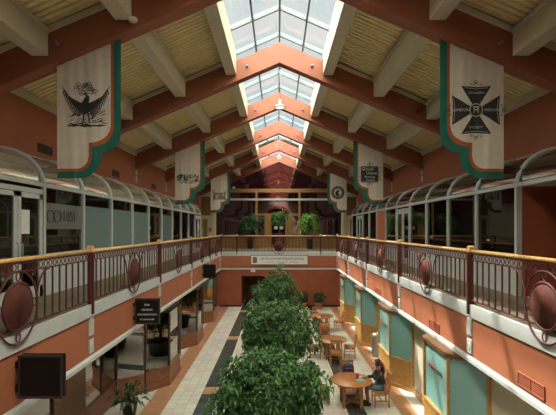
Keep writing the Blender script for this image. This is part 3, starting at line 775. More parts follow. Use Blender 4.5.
def art_eagle(u):
    a = Art(); rnd = random.Random(3); C = (.60, 1.50)
    for s in (-1, 1):
        tip = (C[0]+s*.50, C[1]+.42)      # wing: swept up and out, pointed tip, ragged feathers below
        wing = [(C[0]+s*.07, C[1]+.0), (C[0]+s*.16, C[1]+.10), (C[0]+s*.32, C[1]+.17), tip, (C[0]+s*.44, C[1]+.16), (C[0]+s*.33, C[1]-.03), (C[0]+s*.18, C[1]-.12)]
        for i in range(13):
            t = i/12; bx = wing[0][0]+(tip[0]-wing[0][0])*t*.85; by = wing[0][1]+.03+(.30)*t*t*.9+.04*t
            ex = bx+s*(.09-.05*t); ey = by-(.27-.17*t)
            a.line([(bx, by), (bx+s*.03, (by+ey)/2), (ex, ey)], .046, taper=True)
        a.line([(C[0]+s*.06, C[1]+.03), (C[0]+s*.2, C[1]+.10), (C[0]+s*.36, C[1]+.20), tip], .055, taper=True)
    a.poly([(C[0]-.09, C[1]-.12), (C[0]-.11, C[1]+.04), (C[0]-.03, C[1]+.17), (C[0]+.03, C[1]+.24), (C[0]+.08, C[1]+.20), (C[0]+.07, C[1]+.06), (C[0]+.10, C[1]-.06), (C[0]+.04, C[1]-.16)])
    a.line([(C[0]+.04, C[1]+.20), (C[0]+.0, C[1]+.27), (C[0]-.05, C[1]+.25)], .04)
    a.ring((C[0]-.03, C[1]-.09), .035, .085); a.ring((C[0]-.03, C[1]-.09), 0, .06, 0, .001)
    a.line([(C[0]-.04, C[1]-.16), (C[0]-.06, C[1]-.36)], .03); a.line([(C[0]+.05, C[1]-.14), (C[0]+.08, C[1]-.36)], .03)
    for i in range(16): a.curl((C[0]-.17+.023*i+rnd.uniform(-.02, .02), C[1]+.36+rnd.uniform(-.08, .10)), rnd.uniform(.04, .08), w=.013, a0=rnd.random()*6, d=rnd.choice((-1, 1)))
    for i in range(150):                # hatching round the figure
        x = rnd.uniform(-.36, .36); y = rnd.uniform(-.36, -.05); L = rnd.uniform(.05, .13)
        a.line([(C[0]+x, C[1]+y), (C[0]+x+L*.8, C[1]+y+L*.3)], .009)
    for i in range(26):
        x = rnd.uniform(-.38, .34); a.line([(C[0]+x, C[1]-.40+rnd.uniform(-.04, .05)), (C[0]+x+rnd.uniform(.05, .16), C[1]-.39+rnd.uniform(-.03, .04))], .016)
    a.line([(C[0]-.38, C[1]-.41), (C[0]+.40, C[1]-.40)], .022)
    return a
def art_cross(u):
    a = Art(); C = (.62, 1.42)
    for k in range(4):
        t = k*PI/2
        def R(x, y): return (C[0]+(x*math.cos(t)-y*math.sin(t))*1.0, C[1]+x*math.sin(t)+y*math.cos(t))
        L = .50
        pts = [R(-.04, .06), R(-.15, .24), R(-.24, L-.12), R(-.31, L), R(0, L-.02), R(.31, L), R(.24, L-.12), R(.15, .24), R(.04, .06)]
        a.poly(pts)
        a.line([R(-.24, L-.035), R(0, L-.06), R(.24, L-.035)], .008, 1, .004)
        a.curl(R(0, L+.07), .05, w=.011, a0=t); a.line([R(-.05, L+.02), R(0, L+.08), R(.05, L+.02)], .012)
        for q in (-1, 1): a.curl(R(q*.1, L+.03), .03, w=.009, a0=t)
    a.ring(C, 0, .15); a.ring(C, .125, .14, 1, .004); a.text('M', (C[0], C[1]-.01), .16, 1, .006); a.line([(C[0]-.07, C[1]+.07), (C[0]+.07, C[1]+.07)], .02, 1, .004)
    a.text('LONDON', (C[0]-.325, C[1]), .085, 1, .003); a.text('MISSION', (C[0]+.325, C[1]), .08, 1, .003)
    a.text('CONGREGA', (C[0], C[1]+.36), .062, 1, .003); a.text('SOCIETY', (C[0], C[1]-.36), .075, 1, .003)
    return a
def art_script(u):
    a = Art(); rnd = random.Random(5)
    a.text('GILSON', (.58, 1.24), .25, 0, 0, 1.1); a.text('WRIGHT & CO', (.60, 1.06), .15, 0, 0, 1.05)
    for i in range(46): a.curl((.60+rnd.uniform(-.46, .44), 1.16+rnd.uniform(-.14, .18)), rnd.uniform(.03, .06), w=.013, a0=rnd.random()*6, d=rnd.choice((-1, 1)))
    a.curl((.18, 1.20), .12, 2, .03); a.line([(.16, .98), (1.0, 1.0)], .02)
    for i in range(5): a.line([(.30+.1*i, .94), (.34+.12*i, .95)], .018)
    return a
def art_frame(u):
    a = Art(); rnd = random.Random(9)
    for x in (.18, .26, .94, 1.02): a.line([(x, .86), (x, 1.46)], .028)
    for y in (.90, .98, 1.36, 1.30): a.line([(.14, y), (1.05, y)], .028)
    for i in range(40): a.curl((.60+rnd.uniform(-.38, .38), 1.13+rnd.uniform(-.14, .16)), rnd.uniform(.03, .06), w=.014, a0=rnd.random()*6)
    for i in range(5): a.line([(.3+.15*i, 1.0), (.3+.15*i+.03, 1.28)], .03)
    for s in (.15, 1.04): a.curl((s, 1.5), .07, w=.016); a.curl((s, .82), .06, w=.016)
    return a
def art_badge(u):
    a = Art(); x0, x1, y0, y1 = .20, .98, .98, 1.72
    a.poly([(x0, y0+.04), (x0+.04, y0), (x1-.04, y0), (x1, y0+.04), (x1, y1-.04), (x1-.04, y1), (x0+.04, y1), (x0, y1-.04)])
    a.line([(x0+.04, y0+.05), (x1-.04, y0+.05)], .01, 1, .004); a.line([(x0+.04, y1-.05), (x1-.04, y1-.05)], .01, 1, .004)
    a.text('Grand', (.50, 1.58), .20, 1, .004); a.text('Union', (.68, 1.40), .20, 1, .004); a.text('Printing', (.59, 1.23), .15, 1, .004); a.text('Chicago', (.62, 1.09), .13, 1, .004)
    for s in (-1, 1):
        for i in range(5): a.curl((.59+s*.46, 1.1+.13*i), .06, w=.014, a0=i, d=s)
    for i in range(3):
        a.curl((.49+.1*i, 1.80), .05, w=.014); a.curl((.49+.1*i, .91), .045, w=.014)
    a.line([(.59, 1.72), (.59, 1.95)], .02); a.line([(.59, .98), (.59, .82)], .02)
    return a
def art_seal(u):
    a = Art(); C = (.60, 1.38)
    a.ring(C, .40, .45); a.ring(C, .27, .31); a.ring(C, .31, .40, 0)
    for i in range(22):
        t = 2*PI*i/22; a.line([(C[0]+.33*math.cos(t), C[1]+.33*math.sin(t)), (C[0]+.38*math.cos(t), C[1]+.38*math.sin(t))], .03, 1, .004)
    a.poly([(C[0]-.14, C[1]-.22), (C[0]-.16, C[1]-.02), (C[0]-.06, C[1]+.16), (C[0]+.06, C[1]+.2), (C[0]+.12, C[1]+.08), (C[0]+.02, C[1]+.02), (C[0]+.14, C[1]-.2), (C[0], C[1]-.25)])
    a.ring((C[0]+.03, C[1]+.10), 0, .08); a.line([(C[0]-.2, C[1]-.1), (C[0]-.12, C[1]+.1)], .03)
    return a
def banner(s, k, art, label):
    y = FR[k]; xo = 4.66     # wall-side edge
    r = empty('banner', (s*xo, y, EYE+1.06 if k == 2 else EYE+1.06), label=label, cat='banner', group='tall shop banners hanging from the roof beams')
    base = EYE+1.06
    if k > 2: base = EYE+(1.1 if k == 4 else 1.12)
    r.location = (s*xo, y, base)
    top = lambda u: B(xo-u)-base-.004
    def place(mb, name, m, parent=r):
        if s > 0:       # mirror u so that the shape is mirrored but keep front facing -y
            mb.v = [(-x, yy, z) for x, yy, z in mb.v]; mb.f = [list(reversed(f)) for f in mb.f]
        return mb.build(name, m, parent)
    place(make_cloth(b_out, BW, .93, .003, 0, top), 'green_border', M['bgreen'])
    place(make_cloth(b_mid, 1.18, .73, .006, 0, top), 'orange_trim', M['orange'])
    place(make_cloth(b_in, 1.12, .66, .009, 0, top), 'cloth', M['cloth'])
    a = art(0)
    if s > 0:
        # art is not mirrored: shift so that its centre matches
        a.mb.v = [(x-2*.60, wave(.6*2-x, z)-(wave(x, z)-yy), z) for x, yy, z in a.mb.v]
    a.mb.build('emblem', [M['ink'], M['cloth']], r)
banner(-1, 2, art_eagle, 'large cream banner with a black winged creature emblem, green scalloped border, upper left')
banner(1, 2, art_cross, 'large cream banner with a black lettered cross emblem, green scalloped border, upper right')
banner(-1, 4, art_script, 'cream banner with dense black script lettering, second banner on the left side')
banner(1, 4, art_badge, 'cream banner with a square black lettered badge, second banner on the right side')
banner(-1, 6, art_frame, 'small cream banner with an ornate black frame emblem, farthest on the left')
banner(1, 6, art_seal, 'small cream banner with a round black seal, farthest on the right')

# ================================================================== PENDANT LAMPS
def pendant(y, h, label, scroll=True):
    r = empty('pendant_lamp', (0.03, y, EYE+h), label=label, cat='lamp', group='round pendant lamps under the ridge')
    top = B(0)+.93-(EYE+h)
    mb = MB(); mb.tube([(0, 0, .1), (0, 0, top)], .014, 8); mb.lathe([(.05, top-.06), (.05, top)], 12); mb.build('stem', M['mullion'], r)
    mb = MB(); mb.lathe([(.03, .30), (.055, .26), (.06, .10), (.16, .06), (.23, .0), (.23, -.03), (.21, -.035), (.19, .0), (.05, .05)], 28); mb.build('lamp_shade', M['mullion'], r)
    mb = MB(); mb.lathe([(.0, -.005), (.19, -.005), (.19, -.02), (.1, -.05), (0, -.06)], 24); mb.build('lens', M['lens'], r)
    mb = MB()
    for s in (-1, 1) if scroll else (): mb.tube([(s*(.02+.2*math.sin(t)), 0, .62+.12*(1-math.cos(t))-(.0)) for t in [PI*.85*i/10 for i in range(11)]], .018, 6)
    if scroll: mb.build('scroll_bracket', M['metal'], r)
pendant(16.0, 4.76, 'round dish pendant lamp hanging from the skylight ridge, nearer one', False)
pendant(25.9, 4.50, 'round dish pendant lamp under the ridge, farther and smaller one')

# ================================================================== SIGNS
def blade_sign(y, z0, z1, label, text=None, w=.62):
    r = empty('blade_sign', (-3.9, y, z0), label=label, cat='sign', group='square black signs on the left fascia')
    h = z1-z0
    mb = MB(); mb.box(.06, .06+w, -.05, .05, 0, h); mb.build('sign_box', M['sign'], r)
    f = MB(); t = .025
    for yy in (-.06, .06):
        a, b = (yy-.005, yy+.015) if yy < 0 else (yy-.015, yy+.005)
        f.box(.05, .07+w, a, b, -.01, t); f.box(.05, .07+w, a, b, h-t, h+.01); f.box(.05, .05+t, a, b, t, h-t); f.box(.07+w-t, .07+w, a, b, t, h-t)
    f.build('sign_frame', M['signframe'], r)
    b = MB()
    for zz in (h*.22, h*.78): b.tube([(0, 0, zz), (.06, 0, zz)], .022, 8); b.box(-.0, .02, -.05, .05, zz-.05, zz+.05)
    b.build('bracket', M['sign'], r)
    if text:
        t_ = MB()
        for i, line in enumerate(text):
            m = text_mb(line, .072 if i < 3 else .066, xs=1.05); zz = h-.15-.128*i
            t_.add([(x+.06+w/2, y_-.053, z_+zz) for x, y_, z_ in m.v], m.f)
        t_.build('lettering', M['letter'], r)
blade_sign(6.05, EYE-2.47, EYE-1.86, 'blank square black sign bracketed on the left fascia, nearest the camera')
blade_sign(10.95, EYE-2.52, EYE-1.87, 'square black leasing sign with small white letters on the left fascia', ['FOR', 'LEASING', 'INFORMATION', '312-664-8180'])
blade_sign(20.8, EYE-2.48, EYE-1.80, 'small blank black sign on the left fascia, farthest from the camera')
r = empty('wall_sign', (0, YR-.06, 0), label='wide white school name board on the far balcony fascia', cat='sign')
mb = MB(); mb.box(-1.85, 1.92, -.03, .06, EYE-2.36, EYE-1.77); mb.build('sign_board', M['board'], r)
mb = MB()
for a, b, c, d in ((-1.88, 1.95, -2.39, -2.36), (-1.88, 1.95, -1.77, -1.74), (-1.88, -1.85, -2.36, -1.77), (1.92, 1.95, -2.36, -1.77)): mb.box(a, b, -.045, .06, EYE+c, EYE+d)
mb.build('sign_frame', M['signframe'], r)
m = text_mb('SOUTH LOOP MONTESSORI SCHOOL', .215, xs=.80, font_off=.003); t_ = MB(); t_.add([(x+.24, y-.032, z+EYE-1.99) for x, y, z in m.v], m.f)
m = text_mb('PRESCHOOL    KINDERGARTEN    ELEMENTARY', .11, xs=.95); t_.add([(x+.24, y-.032, z+EYE-2.21) for x, y, z in m.v], m.f)
t_.build('lettering', M['lettergrey'], r)
mb = MB(); mb.box(-1.72, -1.46, -.034, -.03, EYE-2.26, EYE-1.88); mb.box(-1.66, -1.52, -.038, -.034, EYE-2.2, EYE-1.95, 1); mb.build('logo', [M['lettergrey'], M['ventrust']], r)
r = empty('exit_sign', (-1.72, YR-.14, EYE-2.86), label='small white exit sign with red letters above the far doorway', cat='sign')
mb = MB(); mb.box(-.15, .15, -.03, .03, 0, .2); mb.box(-.02, .02, .03, .14, .08, .12); mb.build('sign_box', M['board'], r)
m = text_mb('EXIT', .13); t_ = MB(); t_.add([(x, y-.032, z+.10) for x, y, z in m.v], m.f); t_.build('lettering', M['exitred'], r)
mb = MB(); mb.box(-5.62, -5.40, YF-.12, YF-.05, EYE-.2, EYE+.08); mb.build('alarm_box', M['exitred'], label='small red alarm box on the cream wall at the far left of the balcony', cat='alarm')
mb = MB(); mb.lathe([(.12, 0), (.13, .04), (.10, .12), (0, .16)], 12, (-3.6, YF-.25, EYE+3.25)); mb.build('globe_light', M['board'], label='small white dome fixture on the oak beam at the far left of lobby glass', cat='lamp')

# ================================================================== PLANTS
def leaf(mb, p, d, L, w, droop=.3, rnd=random, mi=0):
    d = Vector(d).normalized(); side = d.cross(Vector((0, 0, 1)))
    if side.length < .05: side = Vector((1, 0, 0))
    side = side.normalized(); up = side.cross(d).normalized()
    side = (side*math.cos(r_ := rnd.uniform(-.6, .6))+up*math.sin(r_)).normalized(); up = side.cross(d).normalized()
    p = Vector(p); m1 = p+d*L*.45+up*L*.04; t = p+d*L-Vector((0, 0, 1))*L*droop
    mb.add([p, m1+side*w/2+up*w*.18, t, m1-side*w/2+up*w*.18, m1], [(0, 1, 4), (1, 2, 4), (0, 4, 3), (4, 2, 3)], mi)
def foliage(name, parent, m, centre, rad, n_cl, per, L, w, seed, stem_from=None, shell=.55, lower=-.9, bumps=7, up=.15, droop=.3, bl0=(.10, .32)):
    rnd = random.Random(seed); mb = MB(); br = MB()
    bl = [(Vector((rnd.gauss(0, 1), rnd.gauss(0, 1), rnd.gauss(0, 1))).normalized(), rnd.uniform(*bl0)) for _ in range(bumps)]
    c = Vector(centre)
    for i in range(n_cl):
        d = Vector((rnd.gauss(0, 1), rnd.gauss(0, 1), rnd.gauss(0, 1))).normalized()
        if d.z < lower: continue
        q = (.80 if bl0[0] < .2 else .70)+max(a*max(0, d.dot(v))**(4 if bl0[0] < .2 else 9) for v, a in bl)*(1 if bl0[0] > .2 else 1.3)
        rr = q*(shell+(1-shell)*rnd.random()**.5)
        p = c+Vector((d.x*rad[0], d.y*rad[1], d.z*rad[2]))*rr
        out = Vector((d.x, d.y, d.z*.6+up)).normalized()
        for k in range(per):
            t = 2*PI*k/per+rnd.uniform(-.4, .4)
            a = out.orthogonal().normalized(); b = out.cross(a)
            dd = out*rnd.uniform(.1, .8)+(a*math.cos(t)+b*math.sin(t))
            leaf(mb, p+Vector((rnd.uniform(-1, 1), rnd.uniform(-1, 1), rnd.uniform(-1, 1)))*L*.3, dd, L*rnd.uniform(.7, 1.15), w*rnd.uniform(.8, 1.1), droop, rnd)
        if stem_from and i % 14 == 0:
            s0 = Vector(stem_from); mid = (s0+p)/2+Vector((0, 0, .12)); br.tube([s0, mid, p], [.022, .014, .006], 5)
    o = mb.build(name, m, parent)
    if stem_from: br.build('branch', M['bark'], parent)
    return o
def ficus(x, y, top, rad, label, seed, n=900):
    r = empty('ficus_tree', (x, y, 0), label=label, cat='tree', group='bushy indoor trees down the middle of the atrium')
    mb = MB(); mb.lathe([(.40, 0), (.42, .03), (.50, .50), (.54, .52), (.54, .58), (.48, .58), (.46, .53), (0, .53)], 28); mb.build('planter', M['pot'], r)
    mb = MB(); mb.lathe([(.0, .53), (.46, .53), (.44, .555), (0, .57)], 20); mb.build('soil', M['soil'], r)
    cz = top-rad[2]*.98
    tr = MB(); tr.tube([(0, 0, .5), (.03, .02, 1.0), (-.02, .03, cz)], [.06, .05, .035], 10); tr.tube([(.06, .05, .5), (.14, -.04, 1.0), (.2, -.1, cz)], [.045, .035, .02], 8); tr.build('trunk', M['bark'], r)
    foliage('foliage', r, M['leaf'], (0, 0, cz), rad, n, 8, .165, .062, seed, (0, 0, cz-.5), shell=.4, bumps=22, droop=.28, bl0=(.22, .50))
ficus(-.24, 9.1, 2.56, (1.28, 1.1, 1.0), 'bushy green indoor tree nearest the camera, in the middle of the atrium floor', 11, 1350)
ficus(-.16, 13.2, 2.90, (1.45, 1.15, 1.0), 'bushy green indoor tree, middle one of the row of three', 22, 950)
ficus(-.12, 17.6, 3.6, (1.0, 1.0, 1.4), 'tall bushy green indoor tree at the far end of the row', 33, 850)
def potted(x, y, z, top, rad, ph, pr, pm, lm, label, group, seed, L=.16, w=.06, n=120, name='potted_plant', bush_c=None):
    r = empty(name, (x, y, z), label=label, cat='plant', group=group)
    mb = MB(); mb.lathe([(pr*.72, 0), (pr*.95, ph*.85), (pr, ph*.86), (pr, ph), (pr*.88, ph), (pr*.86, ph*.9), (0, ph*.9)], 20); mb.build('pot', pm, r)
    mb = MB(); mb.lathe([(0, ph*.9), (pr*.86, ph*.9), (pr*.8, ph*.93), (0, ph*.94)], 16); mb.build('soil', M['soil'], r)
    cz = top-rad[2]
    mb = MB(); mb.tube([(0, 0, ph*.9), (.02, .01, (ph+cz)/2), (0, 0, cz)], [.025, .02, .012], 8)
    mb.build('stem', M['bark'], r)
    foliage('foliage', r, lm, (0, 0, cz), rad, n, 8, L, w, seed, None, shell=.3, bumps=9, droop=.12, up=.3, bl0=(.25, .5))
potted(2.33, 30.6, UF, 2.85, (.92, .85, .95), .95, .28, M['pot'], M['leafsunlit'], 'sunlit bright green potted tree upstairs, right of the lobby door', 'potted trees before the lobby glass', 41, .34, .11, 70)
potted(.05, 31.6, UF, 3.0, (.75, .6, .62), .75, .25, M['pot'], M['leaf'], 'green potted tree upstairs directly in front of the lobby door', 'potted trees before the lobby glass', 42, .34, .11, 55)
potted(-2.2, 31.2, UF, 2.75, (.95, .85, .9), .95, .28, M['pot'], M['leafdark'], 'dim dark green potted tree upstairs, left of the lobby door', 'potted trees before the lobby glass', 43, .34, .11, 80)  # dimness of this tree is put into its darker leaf colour
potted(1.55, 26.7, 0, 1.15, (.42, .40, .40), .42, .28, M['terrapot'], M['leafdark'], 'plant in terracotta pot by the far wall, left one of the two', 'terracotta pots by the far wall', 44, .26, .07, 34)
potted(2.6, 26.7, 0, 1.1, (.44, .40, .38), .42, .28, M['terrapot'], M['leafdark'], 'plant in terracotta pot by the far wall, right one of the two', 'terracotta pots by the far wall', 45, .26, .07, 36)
# broad-leaf plant by the left shopfront
def broad_plant(x, y, label, seed, top=1.1, sc=1):
    r = empty('potted_plant', (x, y, 0), label=label, cat='plant')
    mb = MB(); mb.lathe([(.15, 0), (.22, .40), (.24, .41), (.24, .46), (.2, .46), (.19, .42), (0, .42)], 20); mb.build('pot', M['pot'], r)
    mb = MB(); mb.lathe([(0, .42), (.19, .42), (.17, .435), (0, .44)], 16); mb.build('soil', M['soil'], r)
    rnd = random.Random(seed); mb = MB()
    for i in range(60):
        t = rnd.random()*2*PI; e = rnd.uniform(.15, 1.3); d = Vector((math.cos(t)*math.cos(e), math.sin(t)*math.cos(e), math.sin(e)))
        p0 = Vector((0, 0, .44)); L = rnd.uniform(.15, .42); p1 = p0+d*L
        mb.tube([p0, p1], .005, 4); leaf(mb, p1, d+Vector((0, 0, -.25)), rnd.uniform(.26, .38), .10, .4, rnd)
    mb.build('foliage', M['leafdark'], r)
broad_plant(-4.16, 11.35, 'dark green broad-leaved potted plant by the left shopfront, bottom left', 5)

# ================================================================== TABLES AND CHAIRS
def make_table(label):
    r = empty('round_table', label=label, cat='table', group='round wooden tables beside the trees')
    mb = MB(); mb.lathe([(0, .705), (.55, .705), (.60, .715), (.61, .73), (.60, .75), (0, .75)], 48); mb.build('tabletop', M['table'], r)
    mb = MB(); mb.lathe([(.42, .62), (.44, .62), (.44, .705), (.42, .705)], 32, smooth=False); 
    mb = MB()
    for a in range(4):
        t = a*PI/2+PI/4; t2 = t+PI/2; mb.bar((.33*math.cos(t), .33*math.sin(t), .66), (.33*math.cos(t2), .33*math.sin(t2), .66), .03, .085)
    mb.build('apron', M['table'], r)
    for a in range(4):
        t = a*PI/2+PI/4; l = MB(); x, y = .36*math.cos(t), .36*math.sin(t)
        l.box(x-.04, x+.04, y-.04, y+.04, 0, .705); l.build('leg', M['table'], r)
    mb = MB()
    mb.bar((.36*math.cos(PI/4), .36*math.sin(PI/4), .12), (-.36*math.cos(PI/4), -.36*math.sin(PI/4), .12), .05, .06)
    mb.bar((-.36*math.cos(PI/4), .36*math.sin(PI/4), .121), (.36*math.cos(PI/4), -.36*math.sin(PI/4), .121), .05, .06)
    mb.build('stretcher', M['table'], r)
    return r
def make_chair():
    """faces local -y; origin on the floor under the seat centre"""
    r = empty('dining_chair', cat='chair', group='wooden slat-back chairs round the tables')
    s = MB(); s.prism([(-.23, -.22), (.23, -.22), (.21, .21), (-.21, .21)], .43, .465); s.build('seat', M['chair'], r)
    for sx in (-1, 1):
        l = MB(); l.bar((sx*.205, -.2, 0), (sx*.205, -.2, .43), .038, .038, up=(0, 1, 0)); l.build('leg', M['chair'], r)
        l = MB(); l.bar((sx*.20, .215, 0), (sx*.20, .20, .45), .036, .04, up=(0, 1, 0)); l.bar((sx*.20, .20, .45), (sx*.20, .285, .98), .036, .04, up=(0, 1, 0)); l.build('leg', M['chair'], r)
    a = MB(); a.box(-.19, .19, -.21, -.185, .375, .43); a.box(-.18, .18, .19, .215, .375, .43)
    for sx in (-1, 1): a.box(sx*.2-.012, sx*.2+.012, -.19, .2, .375, .43)
    a.build('apron', M['chair'], r)
    t = MB()
    for sx in (-1, 1): t.box(sx*.203-.01, sx*.203+.01, -.19, .21, .17, .20)
    t.box(-.2, .2, -.01, .015, .172, .198); t.build('stretcher', M['chair'], r)
    b = MB(); b.bar((-.19, .278, .94), (.19, .278, .94), .025, .09); b.build('back_rail', M['chair'], r)
    b = MB(); b.bar((-.19, .225, .60), (.19, .225, .60), .022, .05); b.build('back_rail', M['chair'], r)
    for i in range(5):
        x = -.13+.065*i; q = MB(); q.bar((x, .227, .62), (x, .274, .91), .026, .012, up=(0, 1, 0)); q.build('slat', M['chair'], r)
    return r
T = [(2.12, 12.15), (2.13, 16.6), (2.18, 21.1)]
tl = ['round wooden table nearest the camera, with cup and papers on it', 'round wooden table in the middle of the row, nothing on it', 'round wooden table farthest from the camera']
tp = None
for (x, y), lb in zip(T, tl):
    if tp is None: o = tp = make_table(lb)
    else: o = copy_tree(tp); o['label'] = lb
    o.location = (x, y, 0)
# rz=0 faces -y (sits on the far side); pi faces +y (near side); seat on right facing -x: rz=-pi/2
CH = [(T[0][0]+.06, T[0][1]+.80, .08, 'wooden slat-back chair holding a backpack behind the nearest table'),
      (T[0][0]+.86, T[0][1]+.0, -PI/2-.02, 'wooden slat-back chair under the seated person at the nearest table'),
      (T[0][0]-.88, T[0][1]+.15, PI/2+.1, 'wooden slat-back chair left of the nearest table, half hidden by leaves'),
      (T[1][0]-.15, T[1][1]+.86, .05, 'wooden slat-back chair behind the middle table'),
      (T[1][0]-.66, T[1][1]+.0, PI/2-.15, 'wooden slat-back chair left of the middle table'),
      (T[1][0]+.05, T[1][1]-.74, PI-.05, 'wooden slat-back chair in front of the middle table'),
      (T[1][0]+.72, T[1][1]-.0, -PI/2-.15, 'wooden slat-back chair right of the middle table'),
      (T[2][0]-.15, T[2][1]+.88, 0, 'wooden slat-back chair behind the farthest table'),
      (T[2][0]+.08, T[2][1]-.76, PI, 'wooden slat-back chair in front of the farthest table'),
      (T[2][0]+.92, T[2][1]+.1, -PI/2+.1, 'wooden slat-back chair right of the farthest table'),
      (T[2][0]-.85, T[2][1]+.1, PI/2, 'wooden slat-back chair left of the farthest table, beside the leaves')]
cp_ = None
for x, y, rz, lb in CH:
    if cp_ is None: o = cp_ = make_chair()
    else: o = copy_tree(cp_)
    o.location = (x, y, 0); o.rotation_euler = (0, 0, rz); o['label'] = lb
# backpack hung on the near chair's back (seat side faces the table, bag on the seat)
def rounded(mb, cx, cy, cz, sx, sy, sz, e=3.0, nu=16, nv=10, mi=0):
    vs = []; fs = []
    sg = lambda v, p: math.copysign(abs(v)**p, v)
    for j in range(nv+1):
        ph = -PI/2+PI*j/nv
        for i in range(nu):
            t = 2*PI*i/nu
            vs.append((cx+sx*sg(math.cos(ph), 2/e)*sg(math.cos(t), 2/e), cy+sy*sg(math.cos(ph), 2/e)*sg(math.sin(t), 2/e), cz+sz*sg(math.sin(ph), 2/e)))
    for j in range(nv):
        for i in range(nu): fs.append((j*nu+i, j*nu+(i+1) % nu, (j+1)*nu+(i+1) % nu, (j+1)*nu+i))
    mb.add(vs, fs, mi, True); return mb
bx, by = CH[0][0], CH[0][1]
r = empty('backpack', (bx-.0, by+.06, .465), .08, label='navy backpack with a pink stripe sitting on the chair behind the nearest table', cat='backpack')
mb = MB(); rounded(mb, 0, 0, .25, .19, .085, .23); mb.build('bag_body', M['bagblue'], r)
mb = MB(); rounded(mb, 0, -.08, .16, .14, .035, .11); mb.build('front_pocket', M['bagblue'], r)
mb = MB(); mb.box(-.11, .11, -.120, -.112, .19, .215); mb.box(-.12, .12, -.096, -.084, .33, .35); mb.build('stripe', M['bagred'], r)
mb = MB(); mb.tube([(-.04, 0, .39), (-.03, 0, .43), (.03, 0, .43), (.04, 0, .39)], .008, 6)
for s in (-1, 1): mb.tube([(s*.09, .07, .36), (s*.11, .10, .25), (s*.11, .09, .08)], .014, 6)
mb.build('strap', M['bagblue'], r)
# on the table
tx, ty = T[0]
r = empty('paper_cup', (tx+.20, ty+.08, .75), label='red drink cup on the nearest round table', cat='cup')
mb = MB(); mb.lathe([(.035, 0), (.048, .12), (0, .12)], 16); mb.build('cup_body', M['red'], r); mb = MB(); mb.lathe([(.052, .12), (.052, .13), (.04, .14), (0, .14)], 16); mb.build('lid', M['red'], r)
mb = MB(); mb.prism([(-.13, -.07), (.12, -.08), (.14, .06), (-.10, .08)], 0, .012); mb.build('notebook', M['tealplastic'], label='flat teal notebook near the front edge of the nearest table', cat='notebook', loc=(tx+.24, ty-.13, .75))
mb = MB(); mb.prism([(-.1, -.07), (.1, -.07), (.1, .07), (-.1, .07)], 0, .006); mb.add([(-.08, -.05, .007), (.1, -.02, .02), (.09, .1, .02), (-.09, .07, .007)], [(0, 1, 2, 3)])
mb.build('papers', M['paper'], label='loose pale papers on the nearest table before the seated person', cat='paper', loc=(tx+.32, ty+.12, .75))

# litter bin
r = empty('litter_bin', (3.98, 16.75, 0), label='round grey litter bin between the teal shop windows on the right', cat='bin')
mb = MB(); mb.lathe([(.20, 0), (.20, .80), (.205, .80), (.205, .84), (.19, .86), (0, .86)], 28); mb.build('bin_body', M['bin'], r)
mb = MB(); mb.lathe([(.205, .86), (.20, .90), (.13, .95), (.10, .95), (.10, .90), (0, .90)], 28); mb.build('lid', M['metal'], r)

# ================================================================== PERSON
def skinned(name, pts, edges, radii, m, parent, sub=2, root=0):
    me = bpy.data.meshes.new(name); me.from_pydata(pts, edges, [])
    o = bpy.data.objects.new(name, me); COL.objects.link(o); o.parent = parent
    me.materials.append(m)
    md = o.modifiers.new('skin', 'SKIN'); md.use_smooth_shade = True; md.branch_smoothing = .5
    for i, rr in enumerate(radii):
        sv = me.skin_vertices[0].data[i]
        sv.radius = rr if isinstance(rr, tuple) else (rr, rr); sv.use_root = (i == root)
    ms = o.modifiers.new('sub', 'SUBSURF'); ms.levels = sub; ms.render_levels = sub
    dg = bpy.context.evaluated_depsgraph_get(); me2 = bpy.data.meshes.new_from_object(o.evaluated_get(dg))
    bpy.data.objects.remove(o); o = bpy.data.objects.new(name, me2); COL.objects.link(o); o.parent = parent
    if not me2.materials: me2.materials.append(m)
    for p in me2.polygons: p.use_smooth = True
    return o
class Sk:
    def __init__(s): s.p = []; s.e = []; s.r = []
    def add(s, p, r, par=None):
        s.p.append(p); s.r.append(r); i = len(s.p)-1
        if par is not None: s.e.append((par, i))
        return i
# local frame: person faces -x, origin on the floor under the hips
pr_ = empty('person', (T[0][0]+.90, T[0][1], 0), label='person with dark hair in a black jacket seated at the nearest table, chin on hand', cat='person')
k = Sk()
pel = k.add((0, 0, .55), (.12, .14)); w1 = k.add((-.02, 0, .70), (.11, .13), pel); ch = k.add((-.07, 0, .88), (.12, .15), w1)
nb = k.add((-.09, 0, 1.01), (.07, .08), ch); nk = k.add((-.11, 0, 1.08), .048, nb); hd0 = k.add((-.13, 0, 1.14), .065, nk)
hd = k.add((-.14, 0, 1.22), (.088, .078), hd0); hd2 = k.add((-.135, 0, 1.29), (.078, .07), hd)
def arm(s, elbow, wrist, hand_dir, curl):
    sh = k.add((-.09, s*.17, .97), .052, ch); el = k.add(elbow, .042, sh); wr = k.add(wrist, .027, el)
    hd_ = Vector(hand_dir).normalized(); pm = Vector(wrist)+hd_*.06; pi_ = k.add(tuple(pm), (.033, .022), wr)
    side = hd_.cross(Vector((0, 0, 1))); side = side.normalized() if side.length > .1 else Vector((1, 0, 0))
    for q in range(4):
        L = (.055, .065, .06, .045)[q]; a = pm+side*(q-1.5)*.018+hd_*.035; b = a+hd_*L*.6; c = b+(hd_*.6+Vector(curl)*.8).normalized()*L*.5
        i0 = k.add(tuple(a), .0095, pi_); i1 = k.add(tuple(b), .009, i0); k.add(tuple(c), .008, i1)
    a = pm-side*.035; i0 = k.add(tuple(a), .011, pi_); k.add(tuple(a+(hd_-side).normalized()*.04), .009, i0)
arm(-1, (-.24, -.19, .80), (-.27, -.09, 1.02), (.22, .35, .9), (.5, .4, .2))      # near arm: hand up to the chin
arm(1, (-.20, .21, .76), (-.42, .10, .79), (-1, -.3, 0), (-.3, 0, -.7))
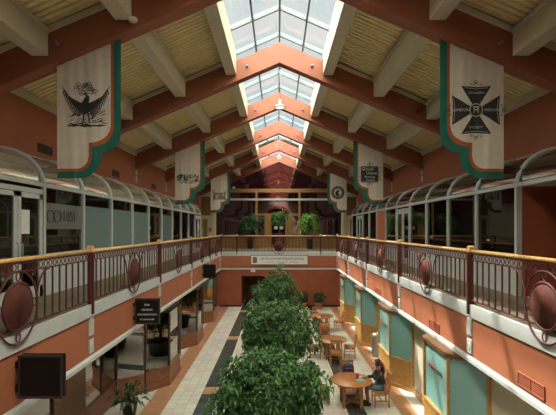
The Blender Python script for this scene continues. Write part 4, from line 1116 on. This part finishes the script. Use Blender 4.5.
for s in (-1, 1):
    hp = k.add((-.04, s*.09, .53), .085, pel); kn = k.add((-.44, s*.10, .52), .055, hp); cf = k.add((-.43, s*.10, .34), .05, kn)
    an = k.add((-.40, s*.10, .09), .033, cf); k.add((-.46, s*.10, .045), .034, an); 
skinned('body', k.p, k.e, k.r, M['skin'], pr_)
# jacket
k = Sk(); a = k.add((0, 0, .56), (.145, .165)); b = k.add((-.02, 0, .70), (.135, .155), a); c = k.add((-.07, 0, .88), (.145, .175), b); d = k.add((-.09, 0, 1.0), (.09, .11), c); k.add((-.10, 0, 1.05), (.068, .07), d)
for s, el, wr in ((-1, (-.24, -.19, .80), (-.265, -.10, .995)), (1, (-.20, .21, .76), (-.40, .11, .79))):
    sh = k.add((-.09, s*.175, .965), .07, c); e = k.add(el, .058, sh); k.add(wr, .042, e)
skinned('jacket', k.p, k.e, k.r, M['jacket'], pr_)
k = Sk(); a = k.add((.0, 0, .53), (.135, .155))
for s in (-1, 1):
    h = k.add((-.06, s*.09, .53), .098, a); k.add((-.32, s*.10, .525), .080, h)
skinned('shorts', k.p, k.e, k.r, M['denim'], pr_)
hm = MB(); rounded(hm, -.120, 0, 1.245, .112, .10, .112, 2.2, 20, 12)
hm.v = [(x if x > -.2 else -.2+(x+.2)*.1, y, z) for x, y, z in hm.v]
for s in (-1, 0, 1): hm.tube([(-.04, s*.05, 1.26), (.02, s*.07, 1.14), (.03, s*.08, 1.0), (.04, s*.07, .88)], [.055, .05, .045, .02], 8)
# keep the face clear
hm.v = [((x if not (x < -.16 and z < 1.27) else -.16+(x+.16)*.1), y, z) for x, y, z in hm.v]
hm.build('hair', M['hair'], pr_)
mb = MB()
mb.tube([(-.03, -.06, 1.30), (.03, -.08, 1.2), (.055, -.08, 1.08), (.07, -.075, .98)], [.02, .035, .035, .02], 8); mb.build('red_hair_streak', M['red'], pr_)
mb = MB()
rounded(mb, -.235, 0, 1.215, .018, .014, .022, 2, 8, 6)
mb.build('nose', M['skin'], pr_)
mb = MB()
for s in (-1, 1): rounded(mb, -.222, s*.032, 1.245, .009, .014, .008, 2, 8, 6)
rounded(mb, -.222, 0, 1.165, .008, .022, .006, 2, 8, 6, 1)
mb.build('facial_features', [M['ink'], M['red']], pr_)
for s in (-1, 1):
    mb = MB(); rounded(mb, -.46, s*.10, .05, .13, .045, .05, 2.6, 12, 8); mb.build('shoe', M['ink'], pr_)
